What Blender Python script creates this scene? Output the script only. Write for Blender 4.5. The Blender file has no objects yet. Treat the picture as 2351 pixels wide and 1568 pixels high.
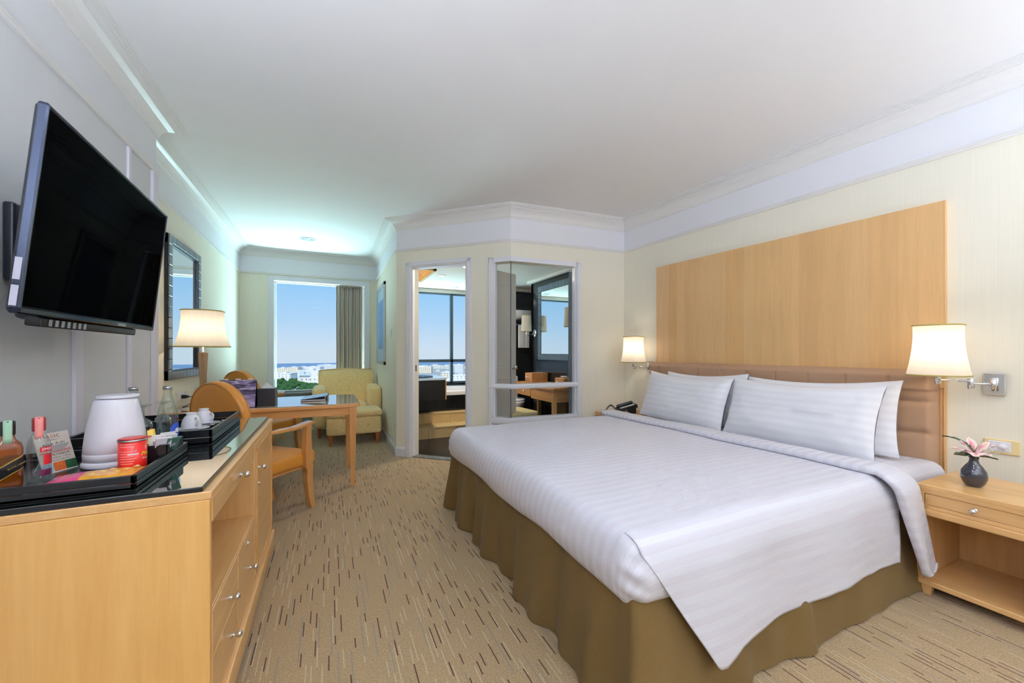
import bpy, bmesh, math, random
from mathutils import Vector, Matrix, noise
random.seed(7)
sc = bpy.context.scene
COL = sc.collection
PI = math.pi

# ------------------------------------------------------------------ camera
EYE = 1.215
YAW = math.atan((1175.5 - 755.0) / 900.0)
cam_d = bpy.data.cameras.new('camera')
cam = bpy.data.objects.new('camera', cam_d); COL.objects.link(cam)
cam.location = (0, 0, EYE)
cam.rotation_euler = (PI / 2, 0, -YAW)
cam_d.sensor_fit = 'HORIZONTAL'; cam_d.sensor_width = 36.0
cam_d.lens = 36.0 * 900.0 / 2351.0
cam_d.shift_y = 23.0 / 2351.0
cam_d.clip_start = 0.05; cam_d.clip_end = 6000
sc.camera = cam

# ------------------------------------------------------------------ colour
def lin(c):
    return tuple((v / 255 / 12.92) if v / 255 <= 0.04045 else ((v / 255 + 0.055) / 1.055) ** 2.4 for v in c)
def rgba(c): return (*lin(c), 1.0)

vs = sc.view_settings
sc.display_settings.display_device = 'sRGB'
vs.view_transform = 'Standard'; vs.look = 'None'; vs.gamma = 1.0; vs.use_curve_mapping = False
vs.exposure = 0.44

# ------------------------------------------------------------------ sky
w = bpy.data.worlds.new('sky'); sc.world = w; w.use_nodes = True
nt = w.node_tree; nt.nodes.clear()
out = nt.nodes.new('ShaderNodeOutputWorld'); bg = nt.nodes.new('ShaderNodeBackground')
tc = nt.nodes.new('ShaderNodeTexCoord'); sx = nt.nodes.new('ShaderNodeSeparateXYZ'); rp = nt.nodes.new('ShaderNodeValToRGB')
nt.links.new(tc.outputs['Generated'], sx.inputs[0]); nt.links.new(sx.outputs['Z'], rp.inputs[0])
nt.links.new(rp.outputs[0], bg.inputs[0]); nt.links.new(bg.outputs[0], out.inputs[0])
el = rp.color_ramp.elements
el[0].position = 0.0; el[0].color = rgba((202, 218, 232))
el[1].position = 1.0; el[1].color = rgba((70, 130, 205))
for p, c in ((0.02, (198, 217, 235)), (0.07, (176, 209, 238)), (0.16, (146, 198, 240)), (0.35, (112, 172, 228))):
    e = el.new(p); e.color = rgba(c)
bg.inputs[1].default_value = 0.80

def light(name, kind, loc, energy, color=(255, 255, 255), size=0.3, size_y=None, shape='DISK', target=None, parent=None, blend=None, angle=None):
    d = bpy.data.lights.new(name, kind); d.energy = energy; d.color = lin(color)
    if kind == 'AREA':
        d.shape = shape; d.size = size
        if size_y: d.size_y = size_y
    elif kind == 'POINT': d.shadow_soft_size = size
    elif kind == 'SPOT':
        d.shadow_soft_size = size; d.spot_size = angle or 2.0; d.spot_blend = blend or 0.6
    elif kind == 'SUN': d.angle = size
    o = bpy.data.objects.new(name, d); COL.objects.link(o); o.location = loc
    if target is not None:
        o.rotation_euler = (Vector(target) - Vector(loc)).to_track_quat('-Z', 'Y').to_euler()
    if parent: o.parent = parent
    return o

light('sun', 'SUN', (0, -20, 40), 2.6, (255, 246, 232), 0.02, target=(8, 5, 10))
# added area lights hidden below each window sill, brightening the ceiling like daylight
light('added_sill_fill', 'AREA', (-0.1, 7.75, 0.12), 300, (198, 243, 246), 2.2, 1.0, 'RECTANGLE', target=(-0.25, 6.0, 2.7))
light('added_sill_fill_bath', 'AREA', (1.6, 7.9, 0.1), 70, (205, 240, 250), 1.6, 0.8, 'RECTANGLE', target=(1.8, 6.0, 2.3))
CEIL = 2.74
# unseen ceiling lights and uplighters, added to brighten the room (fittings built further down)
ADDED_CEILING_LIGHTS = [(-0.35, 0.55), (1.0, 0.35), (2.35, 0.1), (-0.35, -1.0), (1.1, -1.15), (2.5, -1.3)]
for i, (lx, ly) in enumerate(ADDED_CEILING_LIGHTS):
    light('added_ceiling_fill', 'AREA', (lx, ly, CEIL - 0.03), 3.5, (226, 236, 255), 0.34, target=(lx, ly, 0))
ADDED_UPLIGHTS = [(-0.72, 0.35, 34), (3.0, -1.05, 46), (-0.6, -1.7, 62), (1.15, -2.2, 66)]
for lx, ly, pw in ADDED_UPLIGHTS:
    light('added_uplight_fill', 'AREA', (lx, ly, 1.50), pw, (222, 234, 255), 0.40, target=(lx, ly, 3.0))
cy = sc.cycles
cy.max_bounces = 8; cy.diffuse_bounces = 5; cy.glossy_bounces = 4; cy.transmission_bounces = 6; cy.transparent_max_bounces = 12
cy.caustics_reflective = False; cy.caustics_refractive = False
cy.sample_clamp_indirect = 6.0; cy.use_light_tree = False

# ------------------------------------------------------------------ materials
class N:
    """tiny node-tree writer"""
    def __init__(s, name):
        s.m = bpy.data.materials.new(name); s.m.use_nodes = True
        s.t = s.m.node_tree; s.t.nodes.clear()
        s.o = s.t.nodes.new('ShaderNodeOutputMaterial')
    def n(s, typ, **kw):
        nd = s.t.nodes.new('ShaderNode' + typ)
        for k, v in kw.items():
            if k in nd.inputs: s.set(nd.inputs[k], v)
            else: setattr(nd, k, v)
        return nd
    def set(s, inp, v):
        if isinstance(v, bpy.types.NodeSocket): s.t.links.new(v, inp)
        elif isinstance(v, tuple) and len(v) == 3 and inp.type == 'RGBA': inp.default_value = (*v, 1)
        else: inp.default_value = v
    def math(s, op, a, b=0.0, c=0.0):
        nd = s.t.nodes.new('ShaderNodeMath'); nd.operation = op
        for i, v in enumerate((a, b, c)): s.set(nd.inputs[i], v)
        return nd.outputs[0]
    def mix(s, f, a, b):
        nd = s.t.nodes.new('ShaderNodeMix'); nd.data_type = 'RGBA'
        s.set(nd.inputs[0], f); s.set(nd.inputs[6], a); s.set(nd.inputs[7], b)
        return nd.outputs[2]
    def pr(s, **kw):
        nd = s.t.nodes.new('ShaderNodeBsdfPrincipled')
        for k, v in kw.items(): s.set(nd.inputs[k.replace('_', ' ')], v)
        s.t.links.new(nd.outputs[0], s.o.inputs[0]); return nd
    def bump(s, h, strength=0.2, dist=0.01):
        nd = s.t.nodes.new('ShaderNodeBump'); s.set(nd.inputs['Height'], h)
        nd.inputs['Strength'].default_value = strength; nd.inputs['Distance'].default_value = dist
        return nd.outputs[0]

MATS = {}
def plain(name, c, rough=0.5, metal=0.0, spec=0.5, coat=0.0, sheen=0.0, vary=0.03, scale=8.0):
    if name in MATS: return MATS[name]
    k = N(name); t = k.n('TexCoord'); nz = k.n('TexNoise', Scale=scale, Detail=3.0)
    k.t.links.new(t.outputs['Object'], nz.inputs['Vector'])
    L = lin(c); a = tuple(x * (1 - vary) for x in L); b = tuple(min(1, x * (1 + vary)) for x in L)
    col = k.mix(nz.outputs['Fac'], a, b)
    k.pr(Base_Color=col, Roughness=rough, Metallic=metal, Specular_IOR_Level=spec, Coat_Weight=coat, Coat_Roughness=0.08, Sheen_Weight=sheen)
    MATS[name] = k.m; return k.m

def wood(name, c, c2, axis='Z', rough=0.35, coat=0.25, scale=1.0, spread=1.0):
    if name in MATS: return MATS[name]
    k = N(name); t = k.n('TexCoord'); mp = k.n('Mapping')
    oi = k.n('ObjectInfo')
    s = {'X': (1.2, 22, 22), 'Y': (22, 1.2, 22), 'Z': (22, 22, 1.2)}[axis]
    mp.inputs['Scale'].default_value = tuple(v * scale for v in s)
    k.t.links.new(t.outputs['Object'], mp.inputs['Vector'])
    cmb = k.n('CombineXYZ'); off = k.math('MULTIPLY', oi.outputs['Random'], 40.0)
    for i in range(3): k.t.links.new(off, cmb.inputs[i])
    k.t.links.new(cmb.outputs[0], mp.inputs['Location'])
    n1 = k.n('TexNoise', Scale=1.0, Detail=5.0, Roughness=0.65, Distortion=0.6)
    k.t.links.new(mp.outputs[0], n1.inputs['Vector'])
    n2 = k.n('TexNoise', Scale=7.0, Detail=2.0); k.t.links.new(mp.outputs[0], n2.inputs['Vector'])
    f = k.math('ADD', k.math('MULTIPLY', n1.outputs['Fac'], 0.75), k.math('MULTIPLY', n2.outputs['Fac'], 0.25))
    f = k.math('MULTIPLY', k.math('SUBTRACT', f, 0.36), 3.2 * spread); 
    nd = k.n('Clamp'); k.t.links.new(f, nd.inputs[0])
    col = k.mix(nd.outputs[0], lin(c2), lin(c))
    k.pr(Base_Color=col, Roughness=rough, Coat_Weight=coat, Coat_Roughness=0.12, Normal=k.bump(n1.outputs['Fac'], 0.06, 0.002))
    MATS[name] = k.m; return k.m

def glass(name, tint=(255, 255, 255), ior=1.45, rough=0.0):
    if name in MATS: return MATS[name]
    k = N(name)
    k.pr(Base_Color=lin(tint), Roughness=rough, Transmission_Weight=1.0, IOR=ior)
    MATS[name] = k.m; return k.m

def pane_mat(name, tint=(252, 254, 255), refl=0.12):
    if name in MATS: return MATS[name]
    k = N(name); tr = k.n('BsdfTransparent'); tr.inputs[0].default_value = rgba(tint)
    gl = k.n('BsdfGlossy', Roughness=0.01); fr = k.n('Fresnel', IOR=1.35)
    mx = k.n('MixShader'); f = k.math('MULTIPLY', fr.outputs[0], refl)
    k.t.links.new(f, mx.inputs[0]); k.t.links.new(tr.outputs[0], mx.inputs[1]); k.t.links.new(gl.outputs[0], mx.inputs[2])
    k.t.links.new(mx.outputs[0], k.o.inputs[0]); MATS[name] = k.m; return k.m

def thin_glass(name, tint, refl=1.0, body=0.0, col=(255, 255, 255)):
    if name in MATS: return MATS[name]
    k = N(name); tr = k.n('BsdfTransparent'); tr.inputs[0].default_value = rgba(tint)
    gl = k.n('BsdfGlossy', Roughness=0.02); lw = k.n('LayerWeight', Blend=0.35)
    f = k.math('ADD', k.math('MULTIPLY', lw.outputs['Facing'], 0.55 * refl), 0.05)
    mx = k.n('MixShader'); k.t.links.new(f, mx.inputs[0]); k.t.links.new(gl.outputs[0], mx.inputs[2])
    if body:
        d = k.n('BsdfDiffuse'); d.inputs[0].default_value = rgba(col); m2 = k.n('MixShader'); m2.inputs[0].default_value = body
        k.t.links.new(tr.outputs[0], m2.inputs[1]); k.t.links.new(d.outputs[0], m2.inputs[2]); k.t.links.new(m2.outputs[0], mx.inputs[1])
    else: k.t.links.new(tr.outputs[0], mx.inputs[1])
    k.t.links.new(mx.outputs[0], k.o.inputs[0]); MATS[name] = k.m; return k.m

def emit(name, c, strength):
    if name in MATS: return MATS[name]
    k = N(name); e = k.n('Emission', Strength=strength); e.inputs[0].default_value = rgba(c)
    k.t.links.new(e.outputs[0], k.o.inputs[0]); MATS[name] = k.m; return k.m

def shade_mat(name, c):
    k = N(name); t = k.n('TexCoord'); nz = k.n('TexNoise', Scale=60.0, Detail=2.0)
    mp = k.n('Mapping'); mp.inputs['Scale'].default_value = (1, 1, 0.15)
    k.t.links.new(t.outputs['Object'], mp.inputs[0]); k.t.links.new(mp.outputs[0], nz.inputs['Vector'])
    L = lin(c); col = k.mix(nz.outputs['Fac'], tuple(x * .9 for x in L), L)
    d = k.n('BsdfDiffuse'); k.t.links.new(col, d.inputs[0])
    tr = k.n('BsdfTranslucent'); k.t.links.new(col, tr.inputs[0])
    mx = k.n('MixShader'); mx.inputs[0].default_value = 0.55
    k.t.links.new(d.outputs[0], mx.inputs[1]); k.t.links.new(tr.outputs[0], mx.inputs[2])
    k.t.links.new(mx.outputs[0], k.o.inputs[0]); return k.m

def wall_mat(name, c, band, zrail=2.385):
    """cream wallpaper below the picture rail, white painted frieze above it"""
    k = N(name); t = k.n('TexCoord'); sp = k.n('SeparateXYZ'); k.t.links.new(t.outputs['Object'], sp.inputs[0])
    mp = k.n('Mapping'); mp.inputs['Scale'].default_value = (160, 160, 2.5)
    k.t.links.new(t.outputs['Object'], mp.inputs[0])
    nz = k.n('TexNoise', Scale=1.0, Detail=2.0); k.t.links.new(mp.outputs[0], nz.inputs['Vector'])
    L = lin(c); col = k.mix(nz.outputs['Fac'], tuple(x * .955 for x in L), tuple(min(1, x * 1.03) for x in L))
    up = k.math('GREATER_THAN', sp.outputs['Z'], zrail)
    col = k.mix(up, col, lin(band))
    k.pr(Base_Color=col, Roughness=0.7, Specular_IOR_Level=0.25, Normal=k.bump(nz.outputs['Fac'], 0.05, 0.002))
    return k.m

def carpet_mat():
    k = N('carpet_loop_pile'); t = k.n('TexCoord'); sp = k.n('SeparateXYZ'); k.t.links.new(t.outputs['Object'], sp.inputs[0])
    X, Y = sp.outputs['X'], sp.outputs['Y']
    nz = k.n('TexNoise', Scale=130.0, Detail=2.0); k.t.links.new(t.outputs['Object'], nz.inputs['Vector'])
    n3 = k.n('TexNoise', Scale=2.0, Detail=3.0); k.t.links.new(t.outputs['Object'], n3.inputs['Vector'])
    base = k.mix(nz.outputs['Fac'], lin((116, 91, 60)), lin((186, 160, 122)))
    base = k.mix(k.math('MULTIPLY', n3.outputs['Fac'], 0.25), base, lin((165, 145, 112)))
    def dashes(pitch, L, wid, prob, seed):
        cx = k.math('DIVIDE', X, pitch); ci = k.math('FLOOR', k.math('ADD', cx, seed)); cf = k.math('FRACT', k.math('ADD', cx, seed))
        w1 = k.n('TexWhiteNoise', noise_dimensions='1D'); k.t.links.new(ci, w1.inputs['W'])
        s = k.math('ADD', k.math('DIVIDE', Y, L), k.math('MULTIPLY', w1.outputs['Value'], 17.0))
        si = k.math('FLOOR', s); sf = k.math('FRACT', s)
        w2 = k.n('TexWhiteNoise', noise_dimensions='2D'); cb = k.n('CombineXYZ')
        k.t.links.new(ci, cb.inputs[0]); k.t.links.new(si, cb.inputs[1]); k.t.links.new(cb.outputs[0], w2.inputs['Vector'])
        on = k.math('LESS_THAN', w2.outputs['Value'], prob)
        ln = k.math('LESS_THAN', sf, k.math('ADD', 0.3, k.math('MULTIPLY', w2.outputs['Value'], 0.5 / prob)))
        wd = k.math('LESS_THAN', cf, wid)
        return k.math('MULTIPLY', k.math('MULTIPLY', on, ln), wd)
    col = k.mix(k.math('MULTIPLY', dashes(0.019, 0.26, 0.2, 0.32, 3.3), 0.34), base, lin((214, 203, 178)))
    col = k.mix(k.math('MULTIPLY', dashes(0.024, 0.42, 0.26, 0.22, 11.7), 0.7), col, lin((128, 122, 112)))
    col = k.mix(k.math('MULTIPLY', dashes(0.025, 0.18, 0.2, 0.33, 7.1), 0.93), col, lin((72, 34, 30)))
    k.pr(Base_Color=col, Roughness=0.95, Specular_IOR_Level=0.1, Sheen_Weight=0.15, Normal=k.bump(nz.outputs['Fac'], 0.5, 0.006))
    return k.m

def stripe_linen(name, c1, c2, period=0.052, axis=1):
    """white cotton with woven satin stripes; the stripes follow the cloth's own UV"""
    k = N(name); uv = k.n('UVMap'); sp = k.n('SeparateXYZ'); k.t.links.new(uv.outputs[0], sp.inputs[0])
    f = k.math('FRACT', k.math('DIVIDE', sp.outputs[axis], period))
    m = k.math('LESS_THAN', f, 0.5)
    t = k.n('TexCoord'); nz = k.n('TexNoise', Scale=9.0, Detail=4.0); k.t.links.new(t.outputs['Object'], nz.inputs['Vector'])
    col = k.mix(m, lin(c1), lin(c2))
    rg = k.math('ADD', 0.33, k.math('MULTIPLY', m, 0.45))
    k.pr(Base_Color=col, Roughness=rg, Specular_IOR_Level=0.5, Sheen_Weight=0.05, Normal=k.bump(nz.outputs['Fac'], 0.12, 0.02))
    return k.m

def fabric(name, c, c2, scale=260.0, rough=0.9, bump=0.3):
    if name in MATS: return MATS[name]
    k = N(name); t = k.n('TexCoord'); nz = k.n('TexNoise', Scale=scale, Detail=2.0); k.t.links.new(t.outputs['Object'], nz.inputs['Vector'])
    n2 = k.n('TexNoise', Scale=5.0, Detail=3.0); k.t.links.new(t.outputs['Object'], n2.inputs['Vector'])
    f = k.math('ADD', k.math('MULTIPLY', nz.outputs['Fac'], 0.7), k.math('MULTIPLY', n2.outputs['Fac'], 0.3))
    col = k.mix(f, lin(c2), lin(c))
    k.pr(Base_Color=col, Roughness=rough, Specular_IOR_Level=0.15, Sheen_Weight=0.04, Normal=k.bump(nz.outputs['Fac'], bump, 0.002))
    MATS[name] = k.m; return k.m

def vine_fabric():
    k = N('yellow_vine_fabric'); t = k.n('TexCoord'); mp = k.n('Mapping'); k.t.links.new(t.outputs['Object'], mp.inputs[0])
    nz = k.n('TexNoise', Scale=6.0, Detail=1.0); k.t.links.new(mp.outputs[0], nz.inputs['Vector'])
    vm = k.n('VectorMath', operation='SCALE'); k.t.links.new(nz.outputs['Color'], vm.inputs[0]); vm.inputs['Scale'].default_value = 0.12
    ad = k.n('VectorMath', operation='ADD'); k.t.links.new(mp.outputs[0], ad.inputs[0]); k.t.links.new(vm.outputs[0], ad.inputs[1])
    vo = k.n('TexVoronoi', Scale=11.0); k.t.links.new(ad.outputs[0], vo.inputs['Vector'])
    r = k.math('ABSOLUTE', k.math('SUBTRACT', k.math('FRACT', k.math('MULTIPLY', vo.outputs['Distance'], 3.2)), 0.5))
    line = k.math('LESS_THAN', r, 0.07)
    fine = k.n('TexNoise', Scale=300.0); k.t.links.new(t.outputs['Object'], fine.inputs['Vector'])
    base = k.mix(fine.outputs['Fac'], lin((244, 206, 142)), lin((252, 226, 170)))
    col = k.mix(k.math('MULTIPLY', line, 0.4), base, lin((204, 154, 58)))
    k.pr(Base_Color=col, Roughness=0.85, Specular_IOR_Level=0.2, Sheen_Weight=0.25, Normal=k.bump(fine.outputs['Fac'], 0.15, 0.002))
    return k.m

# ------------------------------------------------------------------ mesh helpers
def sgn(x): return -1.0 if x < 0 else 1.0
class MB:
    """collects shapes; build() links them as one mesh object"""
    def __init__(s): s.v = []; s.f = []; s.uv = None; s.sm = []
    def add(s, vs_, fs, smooth=False):
        b = len(s.v); s.v += [tuple(p) for p in vs_]; s.f += [tuple(i + b for i in f) for f in fs]; s.sm += [smooth] * len(fs); return s
    def box(s, x0, x1, y0, y1, z0, z1, bev=0.0):
        if bev <= 0:
            v = [(x, y, z) for z in (z0, z1) for y in (y0, y1) for x in (x0, x1)]
            return s.add(v, [(0, 2, 3, 1), (4, 5, 7, 6), (0, 1, 5, 4), (2, 6, 7, 3), (0, 4, 6, 2), (1, 3, 7, 5)])
        bm = bmesh.new(); bmesh.ops.create_cube(bm, size=1.0)
        for q in bm.verts:
            q.co = Vector(((x0 + x1) / 2 + q.co.x * (x1 - x0), (y0 + y1) / 2 + q.co.y * (y1 - y0), (z0 + z1) / 2 + q.co.z * (z1 - z0)))
        b = min(bev, 0.49 * min(abs(x1 - x0), abs(y1 - y0), abs(z1 - z0)))
        seg = 1 if bev < 0.006 else 3
        bmesh.ops.bevel(bm, geom=list(bm.edges), offset=b, segments=seg, profile=0.5, affect='EDGES')
        return s.frombm(bm, smooth=seg > 1)
    def frombm(s, bm, smooth=False):
        bm.verts.index_update(); vs_ = [q.co.copy() for q in bm.verts]; fs = [[q.index for q in f.verts] for f in bm.faces]; bm.free()
        return s.add(vs_, fs, smooth)
    def prism(s, poly, z0, z1):
        n = len(poly); v = [(x, y, z0) for x, y in poly] + [(x, y, z1) for x, y in poly]
        fs = [tuple(range(n - 1, -1, -1)), tuple(range(n, 2 * n))] + [(i, (i + 1) % n, n + (i + 1) % n, n + i) for i in range(n)]
        return s.add(v, fs)
    def lathe(s, prof, seg=32, c=(0, 0, 0), sq=2.0, sx=1.0, sy=1.0, flute=0, fa=0.0, cap=True, a0=0.0, a1=2 * PI):
        """prof: (radius, z) list bottom to top; sq>2 makes the section a rounded square"""
        full = abs(a1 - a0 - 2 * PI) < 1e-6
        cols = seg if full else seg + 1
        v = []; fs = []
        for r, z in prof:
            for i in range(cols):
                a = a0 + (a1 - a0) * i / seg; ca, sa = math.cos(a), math.sin(a)
                k = 1.0 if sq == 2.0 else 1.0 / ((abs(ca) ** sq + abs(sa) ** sq) ** (1.0 / sq))
                if flute: k *= 1 + fa * (abs(math.cos(a * flute / 2)) - 0.6)
                v.append((c[0] + r * k * ca * sx, c[1] + r * k * sa * sy, c[2] + z))
        for j in range(len(prof) - 1):
            for i in range(seg):
                i2 = (i + 1) % cols
                fs.append((j * cols + i, j * cols + i2, (j + 1) * cols + i2, (j + 1) * cols + i))
        if cap and full:
            if prof[0][0] > 1e-5: fs.append(tuple(range(cols - 1, -1, -1)))
            if prof[-1][0] > 1e-5: fs.append(tuple((len(prof) - 1) * cols + i for i in range(cols)))
        return s.add(v, fs, True)
    def tube(s, pts, r, seg=8, cap=True):
        pts = [Vector(p) for p in pts]; n = len(pts); rs = r if isinstance(r, (list, tuple)) else [r] * n
        v = []; fs = []; up = Vector((0, 0, 1))
        d0 = (pts[1] - pts[0]).normalized()
        a = d0.cross(up if abs(d0.z) < 0.95 else Vector((1, 0, 0))).normalized()
        for i, p in enumerate(pts):
            d = ((pts[min(i + 1, n - 1)] - pts[max(i - 1, 0)])).normalized()
            a = (a - d * a.dot(d)).normalized(); b = d.cross(a)
            for k in range(seg):
                t = 2 * PI * k / seg; v.append(p + (a * math.cos(t) + b * math.sin(t)) * rs[i])
        for i in range(n - 1):
            for k in range(seg):
                k2 = (k + 1) % seg; fs.append((i * seg + k, i * seg + k2, (i + 1) * seg + k2, (i + 1) * seg + k))
        if cap: fs.append(tuple(range(seg - 1, -1, -1))); fs.append(tuple((n - 1) * seg + k for k in range(seg)))
        return s.add(v, fs, True)
    def bar(s, p, q, w0, h0, w1=None, h1=None, up=(0, 0, 1)):
        """a tapering square bar from p to q"""
        p, q = Vector(p), Vector(q); w1 = w1 or w0; h1 = h1 or h0
        d = (q - p).normalized(); u = Vector(up)
        if abs(d.dot(u)) > 0.95: u = Vector((0, 1, 0))
        a = d.cross(u).normalized(); b = a.cross(d).normalized()
        v = [p + a * i * w0 / 2 + b * j * h0 / 2 for i, j in ((-1, -1), (1, -1), (1, 1), (-1, 1))] + [q + a * i * w1 / 2 + b * j * h1 / 2 for i, j in ((-1, -1), (1, -1), (1, 1), (-1, 1))]
        return s.add(v, [(3, 2, 1, 0), (4, 5, 6, 7), (0, 1, 5, 4), (1, 2, 6, 5), (2, 3, 7, 6), (3, 0, 4, 7)])
    def sweepbar(s, pts, w, h, side=(0, 1, 0)):
        """a rectangular section swept along pts; w, h are lists"""
        pts = [Vector(p) for p in pts]; n = len(pts); v = []; fs = []
        for i, p in enumerate(pts):
            d = (pts[min(i + 1, n - 1)] - pts[max(i - 1, 0)]).normalized(); a = Vector(side).normalized()
            b = d.cross(a).normalized()
            for k, l in ((-1, -1), (1, -1), (1, 1), (-1, 1)): v.append(p + a * k * w[i] / 2 + b * l * h[i] / 2)
        for i in range(n - 1):
            for k in range(4):
                k2 = (k + 1) % 4; fs.append((i * 4 + k, i * 4 + k2, (i + 1) * 4 + k2, (i + 1) * 4 + k))
        fs.append((3, 2, 1, 0)); fs.append(tuple((n - 1) * 4 + k for k in range(4)))
        return s.add(v, fs)
    def grid(s, nu, nv, fn, uvfn=None, smooth=True):
        """fn(i/nu, j/nv) -> point"""
        v = []; uv = []
        for j in range(nv + 1):
            for i in range(nu + 1):
                v.append(fn(i / nu, j / nv))
                if uvfn: uv.append(uvfn(i / nu, j / nv))
        fs = [(j * (nu + 1) + i, j * (nu + 1) + i + 1, (j + 1) * (nu + 1) + i + 1, (j + 1) * (nu + 1) + i) for j in range(nv) for i in range(nu)]
        if uvfn: s.uv = (s.uv or []) + uv
        return s.add(v, fs, smooth)
    def sphere(s, c, r, seg=12, rings=8, sx=1, sy=1, sz=1):
        prof = [(r * math.sin(PI * i / rings), -r * math.cos(PI * i / rings)) for i in range(rings + 1)]
        prof[0] = (1e-6, -r); prof[-1] = (1e-6, r)
        b = len(s.v); s.lathe(prof, seg, (0, 0, 0), cap=False)
        for i in range(b, len(s.v)):
            x, y, z = s.v[i]; s.v[i] = (c[0] + x * sx, c[1] + y * sy, c[2] + z * sz)
        return s
    def xform(s, M, start=0):
        for i in range(start, len(s.v)): s.v[i] = tuple(M @ Vector(s.v[i]))
        return s
    def build(s, name, mat, parent=None, loc=None, rotz=0.0, solid=0.0, auto=False, bevel=0.0, subsurf=0):
        me = bpy.data.meshes.new(name); me.from_pydata(s.v, [], s.f)
        me.polygons.foreach_set('use_smooth', s.sm); 
        if s.uv:
            l = me.uv_layers.new(name='UVMap')
            for lp in me.loops: l.data[lp.index].uv = s.uv[lp.vertex_index]
        me.update()
        o = bpy.data.objects.new(name, me); COL.objects.link(o)
        if mat: me.materials.append(mat)
        if loc is not None: o.location = loc
        o.rotation_euler = (0, 0, rotz)
        if parent: o.parent = parent
        if bevel:
            m = o.modifiers.new('bevel', 'BEVEL'); m.width = bevel; m.segments = 2; m.limit_method = 'ANGLE'
        if solid:
            m = o.modifiers.new('solid', 'SOLIDIFY'); m.thickness = solid; m.offset = 0
        if subsurf:
            m = o.modifiers.new('sub', 'SUBSURF'); m.levels = subsurf; m.render_levels = subsurf
        return o

def tag(o, label, cat, group=None):
    o['label'] = label; o['category'] = cat
    if group: o['group'] = group
    return o
def thing(name, label, cat, loc=(0, 0, 0), rotz=0.0, group=None):
    o = bpy.data.objects.new(name, None); COL.objects.link(o); o.empty_display_size = 0.1
    o.location = loc; o.rotation_euler = (0, 0, rotz)
    return tag(o, label, cat, group)
def struct(o): o['kind'] = 'structure'; return o
def stuff(o): o['kind'] = 'stuff'; return o
def dup(root, loc, rotz, label, parent=None):
    r = root.copy(); COL.objects.link(r); r.location = loc; r.rotation_euler = (0, 0, rotz)
    if label: r['label'] = label
    for ch in list(root.children):
        c = ch.copy(); COL.objects.link(c); c.parent = r
        for g in list(ch.children):
            d = g.copy(); COL.objects.link(d); d.parent = c
    return r
def text(name, s, size, mat, parent, M, bend=0.0, align='LEFT', extrude=0.0, shear=0.0, weight=0.0):
    """flat lettering as real mesh; bend>0 wraps it round a cylinder of that radius (axis z, facing -y at x=0)"""
    cu = bpy.data.curves.new(name, 'FONT'); cu.body = s; cu.size = size; cu.align_x = align; cu.align_y = 'CENTER'; cu.shear = shear
    cu.extrude = extrude; cu.offset = weight; cu.resolution_u = 2
    tmp = bpy.data.objects.new(name, cu); COL.objects.link(tmp)
    dg = bpy.context.evaluated_depsgraph_get(); me = bpy.data.meshes.new_from_object(tmp.evaluated_get(dg))
    bpy.data.objects.remove(tmp); bpy.data.curves.remove(cu)
    if bend:
        bm = bmesh.new(); bm.from_mesh(me)
        bmesh.ops.subdivide_edges(bm, edges=[e for e in bm.edges if e.calc_length() > bend * 0.25], cuts=2)
        for q in bm.verts:
            a = q.co.x / bend; r = bend + q.co.z; q.co = Vector((r * math.sin(a), -r * math.cos(a), q.co.y))
        bm.to_mesh(me); bm.free()
    me.transform(M)
    o = bpy.data.objects.new(name, me); COL.objects.link(o); me.materials.clear(); me.materials.append(mat)
    if parent: o.parent = parent
    return o
def T(x, y, z): return Matrix.Translation((x, y, z))
def RX(a): return Matrix.Rotation(a, 4, 'X')
def RY(a): return Matrix.Rotation(a, 4, 'Y')
def RZ(a): return Matrix.Rotation(a, 4, 'Z')
R90 = RX(PI / 2)

# ------------------------------------------------------------------ material set
M_wall = wall_mat('cream_wallpaper', (243, 239, 222), (240, 241, 246))
M_wallL = wall_mat('silver_white_wallpaper', (222, 224, 226), (234, 236, 240))
M_ceil = plain('ceiling_paint', (238, 237, 236), 0.8, spec=0.2, vary=0.01)
M_white = plain('white_gloss_paint', (236, 237, 242), 0.35, spec=0.4, vary=0.01)
M_carpet = carpet_mat()
M_maple = wood('maple', (226, 182, 124), (208, 160, 100), 'Z')
M_mapleY = wood('maple_lengthwise', (226, 182, 124), (208, 160, 100), 'Y')
M_beech = wood('honey_beech', (214, 158, 96), (192, 134, 74), 'X')
M_beechZ = wood('honey_beech_upright', (214, 158, 96), (192, 134, 74), 'Z')
M_leather = plain('tan_leather', (206, 138, 54), 0.42, spec=0.45, vary=0.06, scale=14)
M_chrome = plain('chrome', (225, 228, 232), 0.08, 1.0, vary=0.0)
M_steel = plain('brushed_steel', (190, 194, 198), 0.3, 1.0, vary=0.03)
M_black = plain('black_lacquer', (16, 17, 21), 0.25, spec=0.5, vary=0.1, scale=30)
M_blackm = plain('black_plastic', (20, 21, 24), 0.45, spec=0.4, vary=0.05)
M_glasstop = None
M_linen = stripe_linen('striped_white_linen', (222, 222, 231), (215, 212, 221))
M_pillow = stripe_linen('striped_pillow_linen', (243, 243, 248), (239, 239, 244), 0.05)
M_skirt = fabric('olive_bed_skirt_fabric', (120, 95, 54), (82, 63, 34), 330)
M_taupe = fabric('taupe_upholstery', (182, 148, 120), (166, 132, 104), 300, 0.75, 0.1)
M_vine = vine_fabric()
M_shade = shade_mat('cream_silk_shade', (246, 238, 228))
M_shadeg = shade_mat('grey_silk_shade', (222, 216, 205))
M_trim = plain('gold_braid', (176, 160, 92), 0.6)
M_pane = pane_mat('window_glass')
M_mirror = plain('mirror_silver', (236, 242, 242), 0.01, 1.0, vary=0.0)
M_porcelain = plain('white_porcelain', (240, 240, 246), 0.15, spec=0.5, coat=0.4, vary=0.0)
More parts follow.
